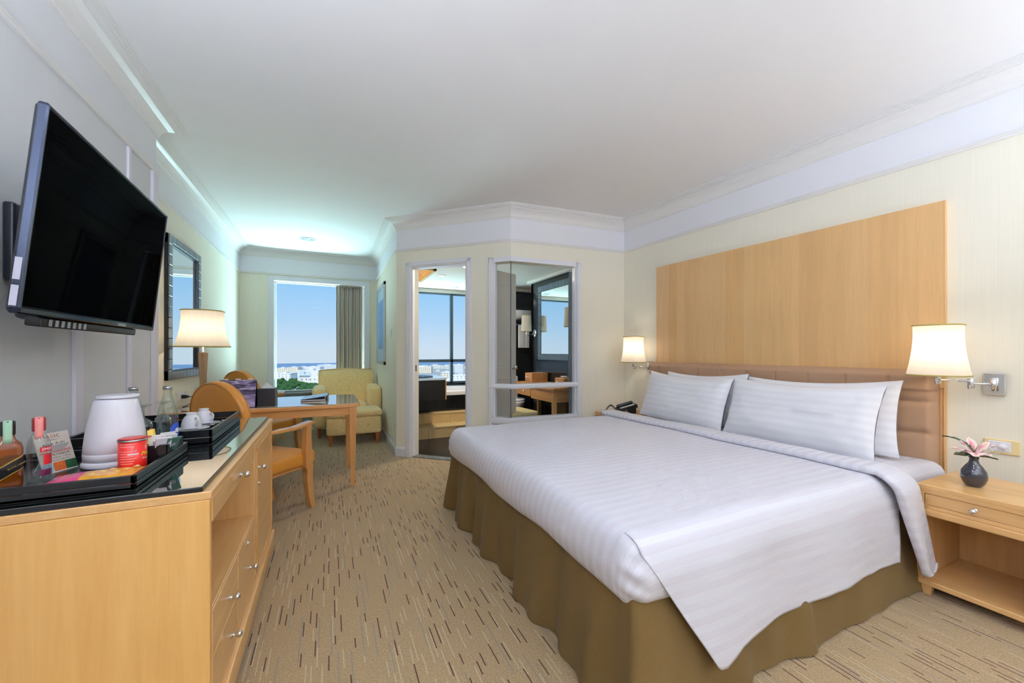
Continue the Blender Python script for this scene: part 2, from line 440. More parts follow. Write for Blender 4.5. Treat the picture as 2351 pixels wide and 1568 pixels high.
M_plastic = plain('white_plastic', (236, 236, 246), 0.28, spec=0.5, coat=0.2, vary=0.01)
M_blackwall = plain('black_polished_tile', (22, 24, 28), 0.12, spec=0.5, vary=0.25, scale=3)
M_marble = plain('cream_marble', (205, 178, 128), 0.3, vary=0.14, scale=6)
M_paper = plain('paper_white', (240, 240, 240), 0.7, vary=0.01)
M_ink = plain('dark_print', (40, 38, 42), 0.7)
M_redink = plain('red_print', (196, 40, 40), 0.7)
M_alu = plain('dark_aluminium', (74, 92, 104), 0.4, 0.4)
M_grey = plain('grey_plastic', (150, 152, 156), 0.4)

# ------------------------------------------------------------------ the room
PER = [(-1.03, -3.0), (-1.03, 3.33), (-1.175, 3.33), (-1.175, 6.86), (0.714, 6.86), (0.714, 4.717), (1.736, 3.744), (3.156, 3.629), (3.5796, -3.0)]
def offset_poly(P, t, closed=True):
    """offset to the left of travel, mitred"""
    n = len(P); out_ = []
    for i in range(n):
        a, b, c_ = Vector(P[i - 1]), Vector(P[i]), Vector(P[(i + 1) % n])
        if not closed and i == 0: d1 = d2 = (c_ - b).normalized()
        elif not closed and i == n - 1: d1 = d2 = (b - a).normalized()
        else: d1 = (b - a).normalized(); d2 = (c_ - b).normalized()
        n1 = Vector((-d1.y, d1.x)); n2 = Vector((-d2.y, d2.x)); m = (n1 + n2); m = m / max(0.25, m.dot(n1))
        out_.append((b.x + m.x * t, b.y + m.y * t))
    return out_
OUT = offset_poly(PER, 0.10)
def lerp2(p, q, t): return (p[0] + (q[0] - p[0]) * t, p[1] + (q[1] - p[1]) * t)
def wall(name, i, openings=(), mat=None, z1=CEIL + 0.1):
    j = (i + 1) % len(PER); p, q, p2, q2 = PER[i], PER[j], OUT[i], OUT[j]
    L = math.dist(p, q); m = MB()
    ss = sorted({0.0, L} | {v for o in openings for v in o[:2]}); zs = sorted({0.0, z1} | {v for o in openings for v in o[2:]})
    for a, b in zip(ss, ss[1:]):
        for c_, d in zip(zs, zs[1:]):
            if any(o[0] <= a + 1e-6 and b <= o[1] + 1e-6 and o[2] <= c_ + 1e-6 and d <= o[3] + 1e-6 for o in openings): continue
            m.prism([lerp2(p, q, a / L), lerp2(p, q, b / L), lerp2(p2, q2, b / L), lerp2(p2, q2, a / L)], c_, d)
    return struct(m.build(name, mat or M_wall))
L5 = math.dist(PER[5], PER[6]); L6 = math.dist(PER[6], PER[7])
WIN = (-0.743, 0.525, 0.60, 2.282)
wall('wall_left', 0, mat=M_wallL); wall('wall_left_return', 1, mat=M_wallL); wall('wall_left_recess', 2)
wall('wall_window', 3, [(WIN[0] + 1.175, WIN[1] + 1.175, WIN[2], WIN[3])])
wall('wall_right_recess', 4)
DOOR = (0.205, 0.898, 0.0, 2.185)
wall('wall_angled', 5, [DOOR, (1.22, L5, 0.10, 2.165)])
wall('wall_bathroom', 6, [(0.0, 0.7767, 0.10, 2.165)])
wall('wall_right', 7); wall('wall_back', 8)
m = MB(); m.box(-1.3, 3.75, -3.2, 6.96, -0.12, 0.0); floor = struct(m.build('floor', M_carpet))
m = MB(); m.prism(list(reversed(OUT)), CEIL, CEIL + 0.12); struct(m.build('ceiling', M_ceil))

def sweep(name, prof, poly, mat, parent=None):
    """prof: (offset into the room, z); poly travels like PER (room on its right)"""
    m = MB(); n = len(poly); rows = [offset_poly(poly, -o, False) for o, z in prof]
    v = [(rows[k][i][0], rows[k][i][1], prof[k][1]) for k in range(len(prof)) for i in range(n)]
    fs = [(k * n + i, k * n + i + 1, (k + 1) * n + i + 1, (k + 1) * n + i) for k in range(len(prof) - 1) for i in range(n - 1)]
    for i in (0, n - 1): fs.append(tuple(k * n + i for k in range(len(prof))))
    m.add(v, fs); return m.build(name, mat, parent)
CROWN = [(-0.005, 2.622), (0.010, 2.622), (0.010, 2.634), (0.016, 2.640), (0.020, 2.654), (0.032, 2.676), (0.050, 2.694), (0.070, 2.705), (0.078, 2.708),
         (0.078, 2.716), (0.108, 2.716), (0.108, 2.723), (0.124, 2.723), (0.124, 2.730), (0.136, 2.730), (0.136, 2.745), (-0.005, 2.745)]
struct(sweep('trim_1', CROWN, [(-1.03, -3.0)] + PER[1:8] + [(3.5796, -3.0)], plain('crown_gloss', (236, 234, 231), 0.34, spec=0.5, vary=0.0)))
RAIL = [(-0.005, 2.372), (0.014, 2.372), (0.018, 2.380), (0.012, 2.388), (0.016, 2.396), (0.006, 2.404), (-0.005, 2.404)]
struct(sweep('trim_2', RAIL, [(-1.03, -3.0)] + PER[1:8] + [(3.5796, -3.0)], MATS['crown_gloss']))
BASE = [(-0.005, 0.0), (0.016, 0.0), (0.016, 0.085), (0.012, 0.095), (0.006, 0.105), (-0.005, 0.112)]
struct(sweep('baseboard_left', BASE, [(-1.03, -3.0), PER[1], PER[2], PER[3]], M_white))
struct(sweep('baseboard_window', BASE, [PER[3], PER[4], PER[5], lerp2(PER[5], PER[6], 0.128 / L5)], M_white))
struct(sweep('baseboard_right', BASE, [lerp2(PER[6], PER[7], 0.86 / L6), PER[7], PER[8]], M_white))

# battens on the wall behind the television
for k, (y0, y1, z0, z1, pr) in enumerate([(2.39, 2.456, 0.0, 1.55, 0.014), (2.91, 2.947, 0.0, 2.372, 0.012), (3.236, 3.32, 0.0, 2.372, 0.016)]):
    m = MB(); m.box(-1.031, -1.03 + pr, y0, y1, z0, z1, 0.003); struct(m.build('trim_%d' % (k + 3), plain('lilac_white_paint', (232, 229, 240), 0.4, vary=0.0)))

# framed pieces lying in a wall: (s along wall i, out into room, z)
def onwall(i, s, o, z=0.0):
    p, q = Vector(PER[i]), Vector(PER[(i + 1) % len(PER)]); d = (q - p).normalized(); nrm = Vector((d.y, -d.x))
    r = p + d * s + nrm * o; return (r.x, r.y, z)
def wallroot(i):
    p, q = Vector(PER[i]), Vector(PER[(i + 1) % len(PER)]); d = (q - p).normalized()
    return math.atan2(d.y, d.x)
def empty_struct(name, loc, rotz):
    o = bpy.data.objects.new(name, None); COL.objects.link(o); o.location = loc; o.rotation_euler = (0, 0, rotz); o.empty_display_size = 0.1
    return struct(o)
# local frame of a wall piece: x along the wall, -y into the room, z up

# main window
w1 = empty_struct('window_1', (0, 6.86, 0), 0.0)
x0, x1, z0, z1 = WIN
def frame_piece(root, name, a, b, c_, d, y0, y1, bev=0.004, mat=None):
    m = MB(); m.box(a, b, y0, y1, c_, d, bev); return m.build(name, mat or M_white, root)
for a, b, c_, d in ((x0 - 0.085, x0, z0 - 0.0, z1 + 0.075), (x1, x1 + 0.085, z0, z1 + 0.075), (x0, x1, z1, z1 + 0.075)):
    frame_piece(w1, 'architrave', a, b, c_, d, -0.022, 0.0)
frame_piece(w1, 'sill', x0 - 0.085, x1 + 0.085, z0 - 0.03, z0, -0.05, 0.099, mat=plain('grey_stone', (150, 156, 164), 0.3))
for a, b, c_, d in ((x0, x0 + 0.02, z0, z1), (x1 - 0.02, x1, z0, z1), (x0, x1, z1 - 0.02, z1), (x0, x1, z0, z0 + 0.02)):
    frame_piece(w1, 'sash', a, b, c_, d, 0.07, 0.098)
m = MB(); m.box(x0 + 0.02, x1 - 0.02, 0.08, 0.086, z0 + 0.02, z1 - 0.02); m.build('pane', M_pane, w1)
frame_piece(w1, 'apron_panel', x0 - 0.4, x1 + 0.15, 0.112, z0 - 0.03, -0.01, 0.001, mat=plain('grey_green_panel', (128, 140, 138), 0.6))

# bathroom doorway in the angled wall
d1 = empty_struct('door_1', (*PER[5], 0), wallroot(5))
s0, s1, _, zt = DOOR
for a, b, c_, d in ((s0 - 0.075, s0, 0, zt + 0.06), (s1, s1 + 0.062, 0, zt + 0.06), (s0, s1, zt, zt + 0.06)):
    m = MB(); m.box(a, b, -0.014, 0.001, c_, d, 0.003)
    if d - c_ > 1: m.box(a + 0.012, b - 0.012, -0.022, -0.012, c_, d - 0.012, 0.003)
    else: m.box(a - 0.06, b + 0.05, -0.022, -0.012, c_ + 0.012, d - 0.012, 0.003)
    m.build('architrave', M_white, d1)
for a, b, c_, d in ((s0 - 0.001, s0 + 0.014, 0, zt), (s1 - 0.014, s1 + 0.001, 0, zt), (s0, s1, zt - 0.014, zt + 0.001)):
    m = MB(); m.box(a, b, 0.0, 0.1, c_, d, 0.002); m.build('jamb', M_white, d1)
m = MB(); m.box(s0 + 0.014, s0 + 0.022, 0.055, 0.085, 0.985, 1.055); m.build('strike_plate', M_blackm, d1)
m = MB(); m.box(s0 + 0.01, s1 - 0.01, 0.0, 0.1, 0.0, 0.012, 0.003); m.build('threshold', plain('striped_marble', (120, 126, 124), 0.25, vary=0.5, scale=30), d1)

# corner window: two glazed sides that meet at a glass joint
w2 = empty_struct('window_2', (*PER[6], 0), 0.0)
def seg_prism(sA, sB, o0, o1, z0, z1, name, mat=None, parent=w2):
    """a mitred strip that follows both sides of the corner window; sA on the angled wall, sB on the bathroom wall"""
    P = [lerp2(PER[5], PER[6], sA / L5), PER[6], lerp2(PER[6], PER[7], sB / L6)]
    a = offset_poly(P, -o0, False); b = offset_poly(P, -o1, False)
    m = MB(); c0 = PER[6]
    for k in range(2):
        m.prism([(x - c0[0], y - c0[1]) for x, y in (a[k], a[k + 1], b[k + 1], b[k])], z0, z1)
    return m.build(name, mat or M_white, parent)
sl, sr = 1.22, 0.7767
for z0_, z1_, nm in ((2.165, 2.212, 'head_trim'), (0.822, 0.871, 'glazing_rail'), (0.447, 0.514, 'glazing_rail'), (0.06, 0.10, 'bottom_rail')):
    hd = nm == 'head_trim'
    seg_prism(sl - (0.055 if hd else 0.02), sr + (0.06 if hd else 0.02), 0.02, 0.0 if hd else -0.06, z0_, z1_, nm)
    if 'rail' in nm: seg_prism(sl - 0.02, sr + 0.02, 0.032, 0.019, z0_ + 0.012, z1_ - 0.01, 'rail_moulding')
def post(i, sa, sb, z0, z1, o0, o1, name):
    p = [onwall(i, sa, o0)[:2], onwall(i, sb, o0)[:2], onwall(i, sb, o1)[:2], onwall(i, sa, o1)[:2]]
    c0 = PER[6]; m = MB(); m.prism([(x - c0[0], y - c0[1]) for x, y in p], z0, z1); return m.build(name, M_white, w2)
post(5, sl - 0.055, sl, 0.0, 2.212, 0.02, 0.0, 'side_trim'); post(5, sl - 0.045, sl - 0.01, 0.0, 2.2, 0.03, 0.018, 'side_moulding')
post(6, sr, sr + 0.062, 0.0, 2.212, 0.02, 0.0, 'side_trim'); post(6, sr + 0.012, sr + 0.05, 0.0, 2.2, 0.03, 0.018, 'side_moulding')
for zlo, zhi in ((0.10, 0.447), (0.514, 0.822), (0.871, 2.165)):
    for k in (0, 1):
        P = [lerp2(PER[5], PER[6], sl / L5), PER[6], lerp2(PER[6], PER[7], sr / L6)]
        a = offset_poly(P, 0.022, False); b = offset_poly(P, 0.028, False); m = MB(); c0 = PER[6]
        m.prism([(x - c0[0], y - c0[1]) for x, y in (a[k], a[k + 1], b[k + 1], b[k])], zlo, zhi); m.build('pane', M_pane, w2)
    q = offset_poly(P, 0.025, False)[1]
    m = MB(); m.box(q[0] - c0[0] - 0.005, q[0] - c0[0] + 0.005, q[1] - c0[1] - 0.005, q[1] - c0[1] + 0.005, zlo, zhi); m.build('glass_joint', plain('grey_silicone', (92, 94, 92), 0.4), w2)
    for i, sa, sb in ((5, sl - 0.001, sl + 0.014), (6, sr - 0.014, sr + 0.001)):
        post(i, sa, sb, zlo, zhi, 0.0, -0.06, 'glazing_bead')

# ------------------------------------------------------------------ bathroom shell
BC = 2.33
def bwall(name, a, b, c_, d, z0=0.0, z1=BC + 0.1, mat=None, holes=()):
    m = MB(); m.box(a, b, c_, d, z0, z1); return struct(m.build(name, mat or M_blackwall))
# floor of the bathroom follows the two glazed walls
BP = [(0.815, 6.86)] + [offset_poly(PER, 0.0995)[i] for i in (5, 6)] + [(3.0, 3.745), (3.0, 5.5), (3.6, 5.5), (3.6, 6.86)]
m = MB(); m.prism(BP, -0.1, 0.003); struct(m.build('floor_bathroom', plain('dark_floor_tile', (14, 18, 26), 0.25, vary=0.4, scale=4)))
m = MB(); m.prism(BP, BC, BC + 0.1); struct(m.build('ceiling_bathroom', plain('bath_ceiling_paint', (226, 222, 214), 0.8)))
bwall('wall_bath_left', 0.815, 0.84, 4.9, 6.86, mat=plain('bath_wall_cream', (214, 206, 186), 0.5))
bwall('wall_bath_mirror', 2.92, 3.02, 3.76, 5.53)
bwall('wall_bath_alcove', 2.42, 3.6, 6.3, 6.4); bwall('wall_bath_return', 2.92, 3.6, 5.45, 5.53); bwall('wall_bath_end', 3.5, 3.6, 5.5, 6.4)
m = MB()
m.box(0.815, 2.52, 6.86, 6.96, 0.0, 0.64); m.box(2.42, 2.52, 6.86, 6.96, 0.64, 2.26)
struct(m.build('wall_bath_window', M_blackwall))
m = MB(); m.box(0.815, 2.52, 6.86, 6.96, 2.26, BC + 0.1); struct(m.build('wall_bath_lintel', plain('bath_ceiling_paint', (226, 222, 214), 0.8)))
w3 = empty_struct('window_3', (0.84, 6.86, 0), 0.0)
for a, b, c_, d in ((1.148, 1.198, 0.64, 2.26), (0.0, 1.58, 1.025, 1.075), (0.0, 1.58, 0.64, 0.675), (0.0, 1.58, 2.23, 2.26), (0, 0.03, 0.64, 2.26), (1.55, 1.58, 0.64, 2.26)):
    m = MB(); m.box(a, b, 0.02, 0.08, c_, d, 0.003); m.build('mullion' if b - a < 0.06 else 'transom', M_alu, w3)
for a, b in ((0.03, 1.148), (1.198, 1.55)):
    for c_, d in ((0.675, 1.025), (1.075, 2.23)):
        m = MB(); m.box(a, b, 0.045, 0.05, c_, d); m.build('pane', M_pane, w3)
# cornice strips of the bathroom
for k, (a, b, c_, d) in enumerate([(2.84, 2.921, 3.80, 5.53), (2.42, 3.5, 6.22, 6.301), (2.92, 3.5, 5.529, 5.6)]):
    m = MB(); m.box(a, b, c_, d, BC - 0.05, BC + 0.001, 0.015); struct(m.build('trim_bath_%d' % (k + 1), plain('bath_ceiling_paint', (226, 222, 214), 0.8)))

# ------------------------------------------------------------------ bed
def roll(d, r):
    """distance d past the inset edge -> (horizontal, drop) round an edge of radius r"""
    a = min(d / r, PI / 2)
    return r * math.sin(a), r * (1 - math.cos(a)) + max(0.0, d - r * PI / 2)
def drape(px, py, x0, x1, y0, y1, r, ztop, flare=0.0):
    qx, qy = min(max(px, x0 + r), x1 - r), min(max(py, y0 + r), y1 - r)
    dx, dy = px - qx, py - qy; d = math.hypot(dx, dy)
    if d < 1e-9: return (px, py, ztop)
    h, dr = roll(d, r); h += flare * max(0, dr - r)
    return (qx + dx / d * h, qy + dy / d * h, ztop - dr)
BX0, BX1, BY0, BY1 = 0.865, 3.07, 0.955, 3.05
def nz(x, y, z=0.0, s=1.0): return noise.noise(Vector((x * s, y * s, z)))
bed = thing('bed', 'king size bed base with white mattress and olive brown gathered skirt', 'bed', (1.9, 2.0, 0))
def loc(p, c): return (p[0] - c[0], p[1] - c[1], p[2] - c[2])
bc = (1.9, 2.0, 0)
# skirt
path = [(3.05, 3.03), (BX0 + 0.03, 3.03), (BX0 + 0.03, 0.985), (2.98, 0.985)]
cum = [0.0]
for a, b in zip(path, path[1:]): cum.append(cum[-1] + math.dist(a, b))
def along(t):
    d = t * cum[-1]
    for k in range(3):
        if d <= cum[k + 1] or k == 2:
            f = (d - cum[k]) / (cum[k + 1] - cum[k]); p = lerp2(path[k], path[k + 1], f)
            dv = Vector(path[k + 1]) - Vector(path[k]); dv.normalize()
            n_ = Vector((dv.y, -dv.x)) * -1
            return p, n_, d
def skirt_pt(i, j):
    p, n_, d = along(i); 
    n_ = -n_
    # round the two foot corners
    for k in (1, 2):
        e = (d - cum[k]); R = 0.10
        if abs(e) < R:
            t = (e + R) / (2 * R); n1 = (Vector(path[k]) - Vector(path[k - 1])).normalized(); n2 = (Vector(path[k + 1]) - Vector(path[k])).normalized()
            n_ = ((1 - t) * Vector((n1.y, -n1.x)) + t * Vector((n2.y, -n2.x))); n_.normalize()
            if n_.dot(Vector(p) - Vector((1.9, 2.0))) < 0: n_ = -n_
    if n_.dot(Vector(p) - Vector((1.9, 2.0))) < 0: n_ = -n_
    foot = cum[1] < d < cum[2]
    wv = 0.55 * math.sin(d * 15.0 + 1.3 * math.sin(d * 2.9)) + 0.6 * nz(d * 3.1, 4.2) * 1.6 + 0.35 * math.sin(d * 31 + 2)
    amp = (0.044 if foot else 0.026)
    if d > cum[2] + 0.9: amp *= 0.35
    o = (0.010 + 0.05 * j) + amp * wv * (j ** 0.8) + 0.006 * nz(d * 9, j * 3)
    z = 0.44 * (1 - j) + 0.004 * (j > 0.99) + 0.006 * j
    return loc((p[0] + n_.x * o, p[1] + n_.y * o, z), bc)
m = MB(); m.grid(420, 14, skirt_pt); m.build('bed_skirt', M_skirt, bed)
m = MB(); m.box(BX0 + 0.06, 2.98, 1.02, 3.0, 0.02, 0.40); m.xform(T(*[-v for v in bc])); m.build('bed_base', plain('dark_base_cloth', (70, 58, 36), 0.9), bed)
# mattress in a fitted striped sheet
def xh(y): return 3.075 + (3.05 - y) * 0.0637
def matt(i, j):
    y = 0.66 + (3.35 - 0.66) * j; x = 2.0 + 1.09 * i
    p = drape(x, y, -5, 9, 0.985, 3.03, 0.07, 0.575)
    return loc((min(p[0], 9) + (i * (xh(p[1]) - 3.09)), p[1], max(p[2], 0.36)), bc)
m = MB(); m.grid(20, 80, matt, lambda i, j: (2.0 + 1.09 * i, 0.66 + 2.69 * j)); m.build('mattress', M_linen, bed)
# duvet
dv = thing('duvet', 'white satin striped duvet spread over the bed with a pointed corner hanging', 'duvet', bc)
def puff(x, y): return 0.012 * nz(x * 1.6, y * 1.6, 3) + 0.004 * nz(x * 5, y * 5, 8)
def sm(t): t = min(1.0, max(0.0, t)); return t * t * (3 - 2 * t)
def duv(i, j):
    x = 0.62 + (2.56 - 0.62) * i; y = 0.70 + (3.30 - 0.70) * j
    r = 0.075; x0, x1, y0, y1 = BX0, 9, BY0, BY1
    qx, qy = min(max(x, x0 + r), x1 - r), min(max(y, y0 + r), y1 - r); dx, dy = x - qx, y - qy; d = math.hypot(dx, dy)
    if d < 1e-9: return loc((x, y, 0.613 + puff(x, y)), bc)
    h, dr = roll(d, r); nx, ny = dx / d, dy / d; z = 0.603 - dr
    lim = 0.392 + 0.010 * math.sin(y * 7 + x * 5) + 0.008 * nz(x * 4, y * 4, 1)
    # the side swells a little, then tucks in under the mattress
    h += 0.016 * math.exp(-((z - 0.48) / 0.06) ** 2) - 0.030 * sm((lim + 0.035 - z) / 0.05)
    corner = max(0.0, 1 - abs(math.atan2(abs(ny), abs(nx)) - PI / 4) / (PI / 4)) if abs(nx) > 1e-6 and abs(ny) > 1e-6 else 0.0
    h += corner * 0.007 * math.sin(z * 95 + nx * 4) * sm((0.57 - z) / 0.05)
    z = max(z, lim)
    z += (0.010 + puff(x, y)) * sm((z - 0.53) / 0.07)
    return loc((qx + nx * h, qy + ny * h, z), bc)
m = MB(); m.grid(150, 190, duv, lambda i, j: (0.62 + 1.94 * i, 0.70 + 2.60 * j))
m.build('duvet_cover', M_linen, dv)
# overhang on the near side, with its pointed corner
def hem(x):
    P = [(0.90, 0.57), (1.20, 0.135), (1.235, 0.13), (1.33, 0.168), (1.50, 0.182), (1.75, 0.195), (2.1, 0.195), (2.56, 0.185), (2.9, 0.185)]
    for (a, b), (c_, d) in zip(P, P[1:]):
        if x <= c_:
            t = (x - a) / (c_ - a); return b + (d - b) * max(0, t)
    return P[-1][1]
def flap(i, j):
    x = 0.905 + (2.52 - 0.905) * i; zb = hem(x) + 0.006 * nz(x * 9, 2)
    r = 0.079; tot = (0.606 - zb) - r + r * PI / 2; e = tot * j ** 0.9; h, dr = roll(e, r)
    sh_ = -0.007 + 0.0105 * sm(e / 0.10); y = BY0 + 0.079 - h - sh_ * 0.6; z = 0.603 - dr + sh_; k = max(0.0, 0.56 - z)
    z += (0.010 + puff(x, y)) * sm((z - 0.53) / 0.07)
    y -= 0.012 * sm(k / 0.08) + 0.06 * k * (0.6 + 0.4 * math.exp(-((x - 1.2) / 0.25) ** 2))
    y += 0.014 * math.sin(x * 8.5 + 0.6) * k / 0.45 + 0.008 * nz(x * 4, z * 4, 6) * min(1, k * 6)
    return loc((x, y, z), bc)
def flap_uv(i, j):
    x = 0.905 + 1.615 * i; tot = (0.606 - hem(x)) - 0.079 + 0.079 * PI / 2
    return (x, 1.03 - tot * j ** 0.9)
m = MB(); m.grid(140, 44, flap, flap_uv)
m.build('overhang', M_linen, dv, solid=0.005)
# the turned-down band
def fold(i, j):
    # j: across the bed from far side to the end of the near overhang; i: across the band
    L1 = 2.10; L2 = 0.50; d = j * (L1 + L2)
    t = max(0.0, min(1.0, (d - L1) / L2)); yy = 3.05 - min(d, L1)
    xl = 2.365 + 0.045 * (3.05 - yy) / 2.1 + 0.20 * t; xr = xl + 0.23 - 0.09 * t
    # profile of the band: rolled edge on the foot side
    a = i
    if a < 0.12: ang = a / 0.12 * PI; x = xl + 0.016 * (1 - math.sin(ang)); dz = 0.017 - 0.017 * math.cos(ang)
    else: x = xl + 0.016 + (xr - xl - 0.016) * (a - 0.12) / 0.88; dz = 0.034 - 0.024 * max(0, (a - 0.5) * 2) ** 2
    if d <= L1 - 0.06:
        z = 0.612 + puff(x, yy) + dz; y = yy
    else:
        e = d - (L1 - 0.06); h, dr = roll(e, 0.08); y = BY0 + 0.045 - h - dz * min(1, e / 0.09) - 0.07 * max(0, dr - .05); z = 0.612 + dz * max(0, 1 - e / 0.09) - dr
        y += 0.006 * math.sin(x * 40 + z * 9) * min(1, dr * 4)
        z = max(z, 0.128 + 0.03 * a + 0.008 * math.sin(a * 9))
    return loc((x, y, z), bc)
m = MB(); m.grid(22, 110, fold, lambda i, j: (i * 0.23, 3.07 - 2.6 * j)); m.build('turned_down_band', M_linen, dv, solid=0.006)

# pillows
def pillow(label, cy, bx, tx, zb, wd, ht, th, seed, roty=0.0, rz=0.0):
    me = MB()
    def side(sg):
        def f(i, j):
            a, b = 2 * i - 1, 2 * j - 1
            e = (max(0, 1 - abs(a) ** 3.2) * max(0, 1 - abs(b) ** 3.2)) ** 0.55
            X = a * wd / 2 * (1 - 0.045 * (1 - b * b)); Z = b * ht / 2 * (1 - (0.10 if b > 0 else 0.02) * (1 - a * a))
            Z -= 0.012 * (1 - a * a) * (b > 0)
            t = th / 2 * e * (1 + 0.18 * nz(a * 1.5, b * 1.5, seed)) + 0.006 * e * nz(a * 5 + seed, b * 4) + 0.004
            cr = 0.006 * nz(a * 9, b * 3, seed + 5) * (abs(a) > 0.7)
            return (X, sg * (t + cr), Z)
        return f
    for sg in (-1, 1):
        me.grid(44, 30, side(sg), lambda i, j: (i * wd, j * ht))
    lean = math.atan2(tx - bx, math.sqrt(max(1e-6, ht * ht - (tx - bx) ** 2)))
    # local x across the bed (-Y world), local y into the headboard (+X world)
    Mx = T((bx + tx) / 2, cy, zb + ht / 2 * math.cos(lean)) @ RZ(-PI / 2 + rz) @ RX(-lean) @ RY(roty)
    base = Vector((bx, cy, zb)); me.xform(T(*(-base)) @ Mx)
    o = me.build('pillow', M_pillow, None, base); return tag(o, label, 'pillow', 'pillows against the headboard')
pillow('white striped pillow at the back left, mostly hidden, its upper corner peeking out', 2.44, 2.965, 3.04, 0.585, 0.82, 0.45, 0.09, 1.0, -0.02)
pillow('white striped front pillow on the left, nearest the telephone', 2.535, 2.79, 2.93, 0.585, 0.90, 0.45, 0.15, 2.0, 0.03)
pillow('white striped pillow at the back right, its pointed corner against the tan headboard', 1.58, 2.98, 3.08, 0.580, 0.92, 0.46, 0.09, 3.0, -0.03, 0.05)
pillow('white striped front pillow on the right, widest in view, nearest the vase', 1.61, 2.79, 2.94, 0.585, 0.93, 0.45, 0.15, 4.0, 0.0, 0.03)

# ------------------------------------------------------------------ headboard and panel on the right wall
WR = wallroot(7)
def S(y): return (PER[7][1] - y) / 0.998   # distance along the right wall for a given depth
hb = thing('headboard', 'tan upholstered headboard with square tufted seams behind the pillows', 'headboard', (*PER[7], 0), WR)
h0, h1, hz0, hz1 = S(3.17), S(1.035), 0.40, 1.105
seam_s = [S(1.239 + 0.2215 * k) for k in range(9)]; seam_z = [0.543, 0.727, 0.915]
def hbp(i, j):
    s = h0 + (h1 - h0) * i; z = hz0 + (hz1 - hz0) * j
    ds = min(abs(s - q) for q in seam_s); dz = min(abs(z - q) for q in seam_z)
    low = z < 0.985
    g = 1 - math.exp(-(dz / 0.016) ** 1.3)
    gv = 1 - (math.exp(-(ds / 0.016) ** 1.3) if low else 0.35 * math.exp(-(ds / 0.006) ** 2) * (1 if z < 1.06 else 0))
    btn = math.exp(-((math.hypot(ds, dz)) / 0.035) ** 2)
    o = 0.068 + 0.020 * g * gv - 0.014 * btn
    e = min(s - h0, h1 - s, hz1 - z)
    o *= 1 - 0.85 * max(0, 1 - e / 0.045) ** 2.4
    if low is False: o += 0.012
    return (s, -0.03 - o, z)
m = MB(); m.grid(330, 90, hbp)
for e0 in (h0, h1): m.box(min(e0, e0 + (0.004 if e0 == h0 else -0.004)), max(e0, e0 + (0.004 if e0 == h0 else -0.004)), -0.05, -0.029, hz0, hz1)
m.box(h0, h1, -0.05, -0.029, hz1 - 0.004, hz1)
m.build('cushioned_face', M_taupe, hb)
m = MB(); m.box(h0 + 0.0, h1 + 0.012, -0.03, -0.002, 0.02, hz1 - 0.002, 0.002); m.build('backing_board', M_maple, hb)
pn = thing('veneer_panel', 'tall maple veneer panel on the wall above the bed', 'wall panel', (*PER[7], 0), WR)
p0, p1 = S(3.125), S(1.02)
cuts = [0, 0.075, 0.12, 0.165, 0.24, 0.36, 0.44, 0.475, 0.56, 0.64, 0.70, 0.775, 0.835, 0.905, 1.0]
tones = [(227, 186, 136), (220, 175, 118), (230, 186, 130), (225, 181, 125), (227, 184, 127), (224, 177, 118), (229, 186, 128), (225, 181, 123), (228, 184, 126), (223, 177, 121), (226, 181, 123), (228, 184, 127), (224, 178, 120), (227, 181, 123)]
for k in range(14):
    a, b = p0 + (p1 - p0) * cuts[k], p0 + (p1 - p0) * cuts[k + 1]
    c_ = tones[k]; mt = wood('maple_veneer_%d' % k, c_, tuple(int(v * 0.94) for v in c_), 'Z', 0.4, 0.15)
    m = MB(); m.box(a + 0.00008, b - 0.00008, -0.036, -0.012, 1.0, 2.107); m.build('veneer_strip', mt, pn)
m = MB(); m.box(p0, p1, -0.012, -0.001, 1.0, 2.107); m.build('backing', M_maple, pn)
m = MB(); m.box(p1, p1 + 0.006, -0.037, -0.001, 0.5, 2.107); m.build('edge_band', M_maple, pn)

